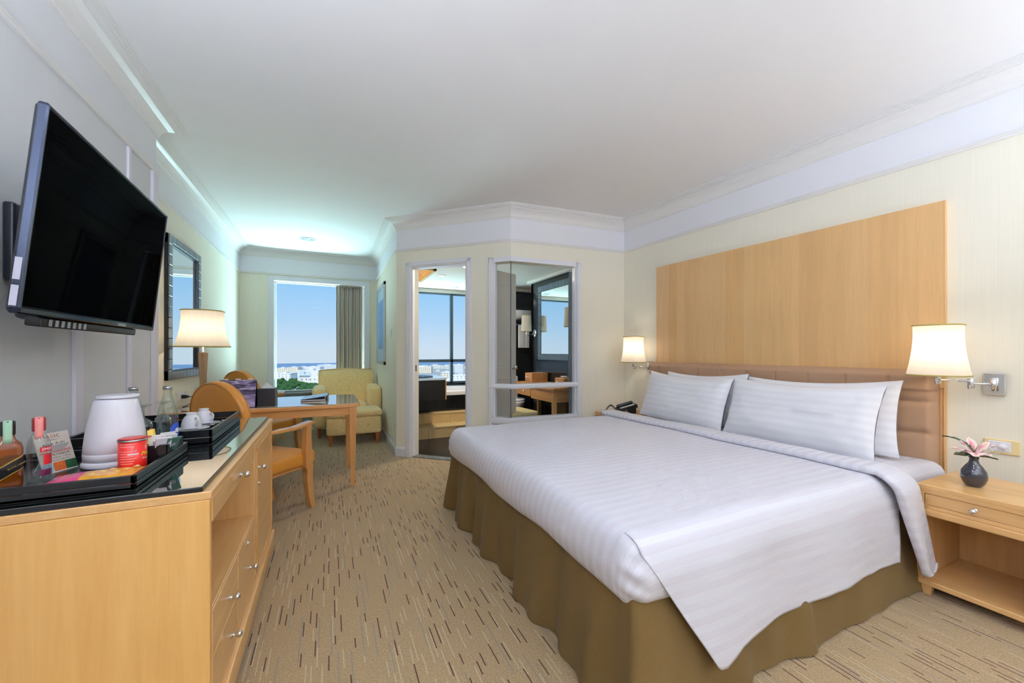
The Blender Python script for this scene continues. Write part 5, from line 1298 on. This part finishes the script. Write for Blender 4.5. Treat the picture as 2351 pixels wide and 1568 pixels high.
# ceiling fittings
def downlight(label, x, y, z, r, lamps=3, lit=False, group='recessed ceiling lights'):
    t = thing('downlight', label, 'ceiling light', (x, y, z), 0.0, group)
    m = MB(); m.lathe([(r, 0.0), (r, -0.006), (r * 0.9, -0.010), (r * 0.82, -0.004), (r * 0.82, 0.0)], 36, cap=False); m.build('trim_ring', M_white, t)
    m = MB(); m.lathe([(0.001, -0.0025), (r * 0.84, -0.0025), (r * 0.84, -0.0005), (0.001, -0.0005)], 30); m.build('diffuser' if lit else 'reflector_plate', emit('lamp_diffuser', (255, 246, 230), 3.0) if lit else plain('grey_reflector', (176, 186, 186), 0.4), t)
    for k in range(lamps):
        a = k * 2 * PI / max(1, lamps) + 0.5; rr_ = r * 0.45 if lamps > 1 else 0
        m = MB(); m.sphere((rr_ * math.cos(a), rr_ * math.sin(a), -0.006), r * 0.18, 12, 6, 1, 1, 0.4); m.build('bulb', plain('frosted_bulb', (236, 240, 240), 0.3), t)
    return t
downlight('round white three-bulb fitting in the ceiling near the window', -0.257, 5.99, CEIL, 0.105)
names = ['left front', 'middle front', 'right front', 'left rear', 'middle rear', 'right rear']
for i, (lx, ly) in enumerate(ADDED_CEILING_LIGHTS):  # fittings for the added ceiling lights, all outside the view
    downlight('added lit round ceiling light, unseen behind the camera, %s' % names[i], lx, ly, CEIL, 0.2, 0, True)

def uplighter(label, x, y):  # added lamp body, unseen, carrying the upward fill for the ceiling
    t = thing('added_uplighter', label, 'lamp', (x, y, 0), 0.0, 'added uplighters behind the camera')
    m = MB(); m.lathe([(0.16, 0.0), (0.16, 0.015), (0.02, 0.03), (0.001, 0.03)], 32); m.build('base', M_steel, t)
    m = MB(); m.tube([(0, 0, 0.02), (0, 0, 1.36)], 0.014, 12); m.build('pole', M_steel, t)
    m = MB(); m.lathe([(0.02, 1.35), (0.12, 1.39), (0.21, 1.47), (0.22, 1.49), (0.21, 1.485), (0.11, 1.40), (0.001, 1.37)], 36); m.build('bowl', M_white, t)
for lab, p in zip(('left wall, in front', 'right wall, behind', 'left wall, behind', 'back wall, in the middle'), ADDED_UPLIGHTS): uplighter('added steel uplighter, unseen, near the ' + lab, p[0], p[1])

# ------------------------------------------------------------------ bathroom contents
# the opened door leaf
d2 = empty_struct('door_2', (*onwall(5, 0.965, -0.115)[:2], 0.0), math.atan2(0.40, 0.916))
m = MB(); m.box(0.0, 0.66, -0.018, 0.018, 0.008, 2.17, 0.003); m.build('leaf', plain('grey_beige_paint', (214, 206, 196), 0.45), d2)
for a, b, c_, d in ((0.09, 0.57, 0.2, 0.9), (0.09, 0.57, 1.05, 2.02)):
    m = MB()
    for bx in ((a, b, c_, c_ + 0.02), (a, b, d - 0.02, d), (a, a + 0.02, c_, d), (b - 0.02, b, c_, d)): m.box(bx[0], bx[1], -0.024, -0.017, bx[2], bx[3], 0.003)
    m.build('panel_moulding', MATS['grey_beige_paint'], d2)
for sd in (-1, 1):
    m = MB(); m.lathe([(0.026, 0), (0.026, 0.005), (0.010, 0.008), (0.010, 0.03), (0.022, 0.036), (0.026, 0.048), (0.020, 0.06), (0.001, 0.064)], 20); m.xform(T(0.60, sd * 0.018, 1.02) @ RX(-sd * PI / 2)); m.build('door_knob', M_chrome, d2)
# steps to the tub
def tile_row(root, x0, x1, n, y0, y1, z0, z1, mat):
    for k in range(n):
        a, b = x0 + (x1 - x0) * k / n, x0 + (x1 - x0) * (k + 1) / n
        m = MB(); m.box(a + 0.001, b - 0.001, y0, y1, z0, z1, 0.002); m.build('marble_tile', mat, root)
sp_ = thing('bath_steps', 'two cream marble steps leading up to the bathtub', 'steps', (1.7, 5.6, 0))
tile_row(sp_, -0.84, 0.72, 4, -0.2, -0.185, 0.004, 0.145, M_marble); tile_row(sp_, -0.84, 0.72, 4, -0.205, 0.1, 0.145, 0.165, M_marble)
tile_row(sp_, -0.84, 0.72, 4, 0.085, 0.1, 0.165, 0.295, M_marble); tile_row(sp_, -0.84, 0.72, 4, 0.08, 0.24, 0.295, 0.312, M_marble)
m = MB(); m.box(-0.84, 0.72, -0.185, 0.24, 0.004, 0.144); m.box(-0.84, 0.72, 0.1, 0.24, 0.16, 0.294); m.build('step_core', M_ink, sp_)
tb_ = thing('bathtub', 'white bathtub with black tiled surround below the bathroom window', 'bathtub', (1.63, 6.34, 0))
for k in range(5):
    a, b = -0.77 + 0.308 * k, -0.77 + 0.308 * (k + 1)
    m = MB(); m.box(a + 0.001, b - 0.001, -0.49, -0.46, 0.004, 0.545, 0.002); m.build('surround_tile', M_blackwall, tb_)
m = MB()
def tubf(i, j):
    a = i * 2 * PI; P = [(1.0, 0.545), (1.0, 0.60), (0.97, 0.612), (0.86, 0.606), (0.82, 0.57), (0.74, 0.30), (0.60, 0.20), (0.02, 0.19)]
    q = j * (len(P) - 1); k = min(int(q), len(P) - 2); t = q - k; s = P[k][0] + (P[k + 1][0] - P[k][0]) * t; z = P[k][1] + (P[k + 1][1] - P[k][1]) * t
    ca, sa = math.cos(a), math.sin(a); n_ = 6.0 if j < 0.36 else 3.0; kk = 1 / ((abs(ca) ** n_ + abs(sa) ** n_) ** (1 / n_))
    return (0.765 * s * kk * ca, 0.475 * s * kk * sa, z)
m.grid(56, 28, tubf); m.build('tub_shell', M_porcelain, tb_)
# wash stand on the left
vn = thing('wash_stand', 'black floating wash stand with glossy blue-white counter', 'wash stand', (1.145, 5.46, 0))
m = MB(); m.box(-0.30, 0.27, -0.33, 0.38, 0.56, 0.835, 0.004); m.build('cabinet', M_black, vn)
m = MB(); m.box(0.27, 0.285, -0.325, 0.38, 0.57, 0.83, 0.002); m.build('side_panel', M_mapleY, vn)
m = MB(); m.prism(rounded(-0.30, 0.30, -0.35, 0.38, 0.005, 0.09), 0.836, 0.862); m.build('counter', plain('blue_white_counter', (196, 222, 238), 0.06, spec=0.8, coat=1.0), vn)
m = MB(); m.lathe([(0.20, 0.0), (0.205, 0.012), (0.19, 0.014), (0.15, 0.004), (0.001, 0.002)], 40, (-0.02, 0.03, 0.862), sx=1.0, sy=0.9); m.build('basin', plain('deep_blue_basin', (20, 34, 70), 0.1), vn)
m = MB(); m.tube([(-0.14, -0.335, 0.46), (-0.14, -0.37, 0.46), (-0.14, -0.37, 0.30), (-0.14, -0.335, 0.30)], 0.007, 8); m.box(-0.16, -0.12, -0.335, -0.32, 0.26, 0.56); m.build('towel_bar', M_chrome, vn)
# vanity desk seen through the corner window
vd = thing('vanity_desk', 'oak vanity desk with drawers against the black bathroom wall', 'desk', (2.66, 4.62, 0))
M_oakY = wood('oak_lengthwise', (196, 146, 92), (164, 112, 62), 'Y', 0.4, 0.2, 0.8)
m = MB(); m.box(-0.25, 0.255, -0.62, 0.62, 0.745, 0.775, 0.003); m.build('top', M_oakY, vd)
m = MB(); m.box(-0.235, -0.215, -0.60, -0.02, 0.60, 0.745, 0.002); m.build('apron', M_oakY, vd)
m = MB(); m.box(-0.235, 0.25, -0.60, -0.58, 0.60, 0.745, 0.002); m.build('apron', wood('oak_crosswise', (196, 146, 92), (164, 112, 62), 'X', 0.4, 0.2, 0.8), vd)
for a, b in ((-0.01, 0.29), (0.30, 0.60)):
    m = MB(); m.box(-0.238, -0.215, a, b, 0.62, 0.743, 0.002); o = m.build('drawer', M_oakY, vd); knob(o, -0.238, (a + b) / 2, 0.68)
for a, b in ((-0.215, -0.58), (-0.215, 0.58), (0.22, -0.58), (0.22, 0.58)):
    m = MB(); m.box(a - 0.024, a + 0.024, b - 0.024, b + 0.024, 0.004, 0.745, 0.003); m.build('leg', wood('oak_upright', (206, 156, 100), (176, 124, 72), 'Z', 0.4, 0.2, 0.8), vd)
for lab, y_, hgt, kn in (('small oak drawer box at the far end of the vanity desk', 5.06, 0.13, True), ('small oak drawer box at the near end of the vanity desk', 4.22, 0.105, False)):
    t = thing('drawer_box', lab, 'box', (2.74, y_, 0.7755), 0.0, 'drawer boxes on the vanity desk')
    m = MB(); m.box(-0.11, 0.15, -0.11, 0.11, 0.0, hgt, 0.003); m.build('case', M_oakY, t)
    m = MB(); m.box(-0.116, -0.109, -0.10, 0.10, 0.012, hgt - 0.012, 0.002); o = m.build('drawer', M_oakY, t); knob(o, -0.116, 0, hgt / 2)
t = thing('soap_dish', 'white dish on the near drawer box in the bathroom', 'dish', (2.72, 4.25, 0.881)); m = MB(); m.lathe([(0.03, 0), (0.05, 0.02), (0.046, 0.02), (0.001, 0.006)], 24); m.build('dish', M_porcelain, t)
sl_ = thing('vanity_stool', 'cream leather stool with oak legs under the vanity desk', 'stool', (2.16, 4.52, 0), 0.1)
m = MB(); cushion(m, -0.2, 0.2, -0.24, 0.24, 0.40, 0.475, 0.03, 0.012); m.build('cushion', plain('cream_leather', (206, 190, 142), 0.35, vary=0.05), sl_, subsurf=1)
m = MB(); m.box(-0.185, 0.185, -0.225, 0.225, 0.345, 0.402, 0.003); m.build('frame', M_oakY, sl_)
for a, b in ((-0.165, -0.205), (0.165, -0.205), (-0.165, 0.205), (0.165, 0.205)):
    m = MB(); m.bar((a, b, 0.004), (a, b, 0.35), 0.03, 0.03, 0.04, 0.04); m.build('leg', MATS['oak_upright'], sl_)
# mirror with tiled frame
bm_ = thing('vanity_mirror', 'bathroom mirror in a dark tiled frame over the vanity desk', 'mirror', (2.92, 4.80, 0))
MY, MZ0, MZ1 = 0.46, 1.09, 2.20
M_dtile = plain('gunmetal_tile', (96, 112, 122), 0.25, 0.5, vary=0.2, scale=12)
m = MB(); m.box(-0.018, -0.006, -MY + 0.09, MY - 0.09, MZ0 + 0.09, MZ1 - 0.09); m.build('mirror_glass', M_mirror, bm_)
m = MB(); m.box(-0.006, 0.0, -MY, MY, MZ0, MZ1); m.build('backing', M_ink, bm_)
for k in range(12):
    a, b = MZ0 + (MZ1 - MZ0) * k / 12, MZ0 + (MZ1 - MZ0) * (k + 1) / 12
    for y_ in (-MY, MY - 0.085):
        m = MB(); m.box(-0.026, -0.006, y_ + 0.001, y_ + 0.084, a + 0.001, b - 0.001, 0.003); m.build('frame_tile', M_dtile, bm_)
for k in range(9):
    a, b = -MY + 0.085 + (2 * MY - 0.17) * k / 9, -MY + 0.085 + (2 * MY - 0.17) * (k + 1) / 9
    for z_ in (MZ0, MZ1 - 0.085):
        m = MB(); m.box(-0.026, -0.006, a + 0.001, b - 0.001, z_ + 0.001, z_ + 0.084, 0.003); m.build('frame_tile', M_dtile, bm_)
def bath_sconce(label, y):
    t = thing('bathroom_sconce', label, 'lamp', (2.92, y, 1.50), 0.0, 'sconces beside the bathroom mirror')
    m = MB(); m.lathe([(0.058, 0), (0.058, 0.012), (0.045, 0.02), (0.001, 0.022)], 30); m.xform(RY(-PI / 2)); m.build('wall_rose', M_chrome, t)
    m = MB(); m.tube([(-0.02, 0, 0), (-0.07, 0, -0.03), (-0.12, 0, -0.035), (-0.15, 0, -0.01), (-0.152, 0, 0.04)], 0.008, 8); m.build('arm', M_chrome, t)
    m = MB(); m.lathe([(0.082, 0.03), (0.072, 0.27)], 36, (-0.152, 0, 0), cap=False); s_ = m.build('shade', M_shadeg, t)
    for r, z in ((0.082, 0.03), (0.072, 0.27)):
        m = MB(); m.tube([(-0.152 + r * math.cos(a), r * math.sin(a), z) for a in [2 * PI * q / 36 for q in range(37)]], 0.003, 5, False); m.build('shade_trim', M_trim, s_)
bath_sconce('unlit sconce with pale drum shade at the far side of the bathroom mirror', 5.40)
bath_sconce('unlit sconce with pale drum shade at the near side of the bathroom mirror', 4.18)
# towels in the alcove
tr = thing('towel_rack', 'chrome towel rack on the dark alcove wall', 'towel rack', (3.06, 6.3, 1.69))
for y_ in (-0.05, -0.12, -0.19): 
    m = MB(); m.tube([(-0.22, y_, 0.09), (0.22, y_, 0.09)], 0.007); m.build('rail', M_chrome, tr)
for x_ in (-0.22, 0.22):
    m = MB(); m.tube([(x_, 0, 0.09), (x_, -0.2, 0.09)], 0.008); m.build('bracket', M_chrome, tr)
m = MB(); m.tube([(-0.14, -0.07, 0.0), (0.22, -0.07, 0.0)], 0.007); m.tube([(0.2, 0, 0.0), (0.2, -0.07, 0.0)], 0.007); m.build('lower_rail', M_chrome, tr)
tw = thing('rolled_towel', 'rolled white bath towel lying on the towel rack', 'towel', (3.06, 6.18, 1.868))
m = MB(); m.tube([(-0.24, 0, 0), (-0.235, 0, 0), (0.2, 0, 0), (0.205, 0, 0)], [0.06, 0.078, 0.078, 0.06], 24); m.build('towel_roll', fabric('white_terry', (240, 240, 244), (222, 222, 230), 200), tw)
ht = thing('hanging_towel', 'folded white towel hanging below the towel rack', 'towel', (3.12, 6.18, 1.28))
m = MB(); m.box(-0.11, 0.02, -0.018, 0.018, 0.0, 0.40, 0.01); m.build('front_fold', MATS['white_terry'], ht); m = MB(); m.box(0.023, 0.10, -0.016, 0.018, 0.0, 0.40, 0.01); m.build('side_fold', MATS['white_terry'], ht)
hg = thing('towel_card', 'small white printed card hanging on the alcove wall by the towels', 'card', (2.93, 6.295, 1.56)); m = MB(); m.box(-0.05, 0.05, -0.004, 0, 0, 0.16, 0.001); m.build('card', M_paper, hg)
for k in range(4):
    m = MB(); m.box(-0.04, 0.04, -0.0052, -0.004, 0.02 + k * 0.03, 0.032 + k * 0.03); m.build('print_line', M_grey, hg)
t = thing('bath_hook', 'chrome robe hook on the dark alcove wall', 'hook', (2.93, 6.30, 1.80)); m = MB(); m.lathe([(0.03, 0), (0.03, 0.006), (0.01, 0.01), (0.01, 0.04), (0.016, 0.045), (0.001, 0.05)], 20); m.xform(RX(PI / 2)); m.build('hook', M_chrome, t)
# small cistern and towel below, seen under the desk
t = thing('toilet', 'white toilet in the dark alcove, seen below the vanity desk', 'toilet', (2.75, 5.95, 0))
m = MB(); m.box(-0.2, 0.2, 0.1, 0.34, 0.38, 0.80, 0.03); m.build('cistern', M_porcelain, t)
m = MB(); m.lathe([(0.12, 0.004), (0.13, 0.02), (0.12, 0.15), (0.17, 0.33), (0.19, 0.40), (0.185, 0.415), (0.001, 0.42)], 32, (0, -0.12, 0), sx=0.95, sy=1.25); m.build('bowl', M_porcelain, t)
m = MB(); m.lathe([(0.185, 0.42), (0.19, 0.43), (0.18, 0.445), (0.001, 0.447)], 32, (0, -0.12, 0), sx=0.95, sy=1.2); m.build('lid', M_porcelain, t)
# grey drape inside the corner window
gc = thing('bathroom_drape', 'narrow grey drape at the right inside the corner window', 'curtain', (2.635, 3.86, 0.05))
def gcf(i, j):
    return (-0.10 + 0.24 * i, 0.012 * math.sin(i * 9 * PI + 0.4 * math.sin(j * 4)), 2.1 * (1 - j))
m = MB(); m.grid(72, 12, gcf, lambda i, j: (i, j)); m.build('drape_cloth', fabric('grey_drape_cloth', (150, 158, 166), (130, 138, 148), 200), gc, solid=0.003)
m = MB(); m.tube([(-0.12, 0, 2.102), (0.16, 0, 2.102)], 0.005); m.build('drape_rail', M_white, gc)
# lit lattice panel and downlights in the bathroom ceiling
lp = thing('lattice_light', 'lit wooden lattice ceiling panel over the wash stand', 'ceiling light', (1.12, 5.68, BC))
m = MB(); m.box(-0.16, 0.16, -0.42, 0.42, -0.006, -0.001); m.build('diffuser', emit('lattice_glow', (255, 214, 140), 1.6), lp)
M_lat = plain('gilded_wood', (214, 168, 96), 0.4)
for bx in ((-0.2, -0.15, -0.46, 0.46), (0.15, 0.2, -0.46, 0.46), (-0.2, 0.2, -0.46, -0.41), (-0.2, 0.2, 0.41, 0.46)):
    m = MB(); m.box(*bx, -0.03, -0.001, 0.004); m.build('frame_side', M_lat, lp)
for k in range(9):
    m = MB(); y_ = -0.41 + 0.82 * (k + 1) / 10; m.box(-0.16, 0.16, y_ - 0.006, y_ + 0.006, -0.022, -0.006); m.build('lattice_bar', M_lat, lp)
for k in range(4):
    m = MB(); x_ = -0.15 + 0.3 * (k + 1) / 5; m.box(x_ - 0.006, x_ + 0.006, -0.41, 0.41, -0.022, -0.006); m.build('lattice_bar', M_lat, lp)
downlight('small lit round light in the bathroom ceiling beside the lattice panel', 1.50, 5.65, BC, 0.06, 0, True)
downlight('round three-bulb fitting in the bathroom ceiling before the window', 1.97, 6.62, BC, 0.075)
light('added_bath_fill', 'AREA', (1.7, 4.9, BC - 0.02), 22, (255, 240, 220), 0.25, target=(1.75, 4.9, 0))  # added fill that brightens the bathroom from an unseen fitting
downlight('added round light in the bathroom ceiling above the stool, out of sight', 1.7, 4.9, BC, 0.14, 0, True)

# ------------------------------------------------------------------ the city below
GZ = -60.0
F_, U0_, V0_ = 900.0, 1175.5, 807.0
cY, sY = math.cos(YAW), math.sin(YAW)
def ground(u, dist):
    a = (u - U0_) / F_; return (dist * (a * cY + sY), dist * (-a * sY + cY))
def depth_at(v, z=GZ): return (EYE - z) * F_ / (v - V0_)
m = MB(); m.box(-900, 2600, 60, 1700, GZ - 2, GZ); 
land = struct(m.build('ground_city', plain('hazy_city_ground', (168, 178, 176), 0.9, vary=0.25, scale=0.02)))
def fac_mat(name, c, win, sx_, sz_):
    k = N(name); t = k.n('TexCoord'); sp = k.n('SeparateXYZ'); k.t.links.new(t.outputs['Object'], sp.inputs[0])
    h = k.math('ADD', sp.outputs['X'], k.math('MULTIPLY', sp.outputs['Y'], 0.93))
    fx = k.math('FRACT', k.math('DIVIDE', h, sx_)); fz = k.math('FRACT', k.math('DIVIDE', sp.outputs['Z'], sz_))
    on = k.math('MULTIPLY', k.math('LESS_THAN', fx, 0.42), k.math('LESS_THAN', fz, 0.42))
    k.pr(Base_Color=k.mix(on, lin(c), lin(win)), Roughness=0.8, Specular_IOR_Level=0.1); MATS[name] = k.m; return k.m
FM = [fac_mat('facade_cream', (236, 228, 206), (150, 146, 138), 5.5, 3.6), fac_mat('facade_white', (242, 240, 234), (170, 176, 180), 7.0, 3.6), fac_mat('facade_pale', (222, 226, 226), (150, 164, 174), 4.5, 3.4), fac_mat('facade_blank', (244, 242, 236), (226, 226, 222), 16.0, 9.0)]
def building(label, u0, u1, vt, vb, dep, mat, roof=True, name='apartment_block', extra=None):
    d = depth_at(vb); x0, y0 = ground(u0, d); x1, y1 = ground(u1, d)
    wd = math.hypot(x1 - x0, y1 - y0); hh = (vb - vt) * d / F_
    t = thing(name, label, 'building', ((x0 + x1) / 2, (y0 + y1) / 2, GZ), math.atan2(y1 - y0, x1 - x0), 'buildings in the city view')
    m = MB(); m.box(-wd / 2, wd / 2, 0, dep, 0, hh); m.build('walls', mat, t)
    m = MB(); 
    for bx in ((-wd / 2 - .3, wd / 2 + .3, -.3, .4), (-wd / 2 - .3, wd / 2 + .3, dep - .4, dep + .3), (-wd / 2 - .3, -wd / 2 + .4, 0, dep), (wd / 2 - .4, wd / 2 + .3, 0, dep)): m.box(*bx, hh, hh + 1.2)
    m.build('parapet', M_paper, t)
    if roof:
        m = MB(); m.box(-wd * 0.2, wd * 0.12, dep * 0.3, dep * 0.7, hh, hh + 3.2); m.build('roof_house', FM[3], t)
    return t, wd, hh
b_, wd, hh = building('white office block with a pale sign board above the trees', 683, 731, 851, 886, 30, FM[3])
m = MB(); m.box(-wd * 0.42, wd * 0.12, -0.8, 0.05, hh * 0.60, hh * 0.97); sgn_b = m.build('sign_board', plain('pale_blue_sign', (214, 228, 236), 0.6), b_)
m = MB(); m.box(-wd * 0.38, wd * 0.10, -1.1, -0.8, hh * 0.62, hh * 0.68); m.build('sign_strip', plain('slate_blue_sign', (132, 152, 178), 0.6), sgn_b)
m = MB(); m.lathe([(hh * 0.06, 0), (hh * 0.06, 0.3)], 16); m.xform(T(-wd * 0.14, -0.8, hh * 0.86) @ R90); m.build('sign_emblem', plain('grey_green_sign', (150, 178, 168), 0.6), sgn_b)
for k in range(4):
    for j in range(2):
        m = MB(); m.box(-wd * 0.3 + k * wd * 0.2, -wd * 0.3 + k * wd * 0.2 + 1.6, -0.15, 0.1, hh * (0.12 + 0.26 * j), hh * (0.12 + 0.26 * j) + 2.6); m.build('window', plain('dark_far_window', (110, 122, 130), 0.3), b_)
building('low white stepped block left of the office block', 628, 667, 858, 877, 28, FM[1])
building('grey-blue roofed shed between the two white blocks', 667, 684, 861, 871, 22, plain('slate_blue_roof', (150, 166, 186), 0.7), False, 'warehouse')
building('long cream apartment row at the back left of the view', 634, 660, 846, 860, 22, FM[0])
building('cream apartment tower row behind the grey-blue shed', 660, 684, 844, 861, 22, FM[0])
building('white apartment row behind the office block', 700, 735, 843, 852, 25, FM[1])
building('pale apartment blocks beside the curtain', 728, 775, 838.5, 850, 25, FM[2])
building('cream terrace block seen through the bathroom window, left', 945, 990, 843, 857, 24, FM[0])
building('cream corner block beside the bathroom window mullion', 1012, 1040, 856, 880, 22, FM[0])
building('white block right of the bathroom window mullion', 1040, 1075, 862, 884, 24, FM[1])
building('pale tall block in the haze, right of the bathroom mullion', 1043, 1064, 838, 856, 24, FM[2])
building('low white warehouse below the bathroom window', 1018, 1080, 874, 893, 26, FM[3], False)
building('grey tower reflected in the bathroom mirror', 700, 716, 812, 870, 20, FM[2]) if False else None
# the far, uncountable rest of the city
rr = random.Random(11); m = MB()
for k in range(900):
    u = rr.uniform(560, 1240); v = 843 + 26 * rr.random() ** 1.8; d = depth_at(v); x, y = ground(u, d)
    wv = rr.uniform(8, 26); hv = rr.uniform(4, 10) if rr.random() < 0.85 else rr.uniform(10, 15); dp = rr.uniform(8, 20)
    if (620 < u < 790 and v > 846) or (935 < u < 1000 and v > 849) or (1005 < u < 1085 and v > 848) or y + dp > 1632: continue
    m.box(x - wv / 2, x + wv / 2, y - dp / 2, y + dp / 2, GZ, GZ + hv)
stuff(tag(m.build('distant_city', fac_mat('facade_far', (226, 224, 214), (178, 186, 190), 6.0, 4.0)), 'hazy spread of distant white city buildings', 'city'))
m = MB(); m.box(-2200, 4200, 1640, 2300, GZ - 1, GZ + 0.3); stuff(tag(m.build('sea', plain('hazy_blue_sea', (116, 148, 180), 0.6, vary=0.05, scale=0.01)), 'band of hazy blue sea on the horizon', 'sea'))
# tree canopy
m = MB(); m2 = MB()
ico = bmesh.new(); bmesh.ops.create_icosphere(ico, subdivisions=2, radius=1.0)
IV = [v.co.copy() for v in ico.verts]; IF = [[v.index for v in f.verts] for f in ico.faces]; ico.free()
for k in range(230):
    u = rr.uniform(600, 780); v = rr.uniform(874, 935)
    if u > 683 and v < 888: continue
    if v < 879 and rr.random() < 0.5: continue
    d = depth_at(v); x, y = ground(u, d); r = rr.uniform(3.5, 7.0); h = rr.uniform(4, 9); ph = rr.random() * 9
    vs2 = []
    for q in IV:
        n_ = 1 + 0.45 * noise.noise(q * 2.2 + Vector((ph, ph * 2, 0)))
        vs2.append((x + q.x * r * n_, y + q.y * r * n_, GZ + h + q.z * r * 0.75 * n_))
    m.add(vs2, IF, False); m.tube([(x, y, GZ), (x, y, GZ + h)], 0.4, 5)
stuff(tag(m.build('tree_canopy', fabric('tree_foliage', (74, 118, 62), (34, 70, 40), 0.35, 0.9, 0.0)), 'dense green tree canopy in front of the city', 'trees'))
for o in list(bpy.data.objects):
    if o.type == 'EMPTY' and not o.children and o.get('kind') is None: bpy.data.objects.remove(o)
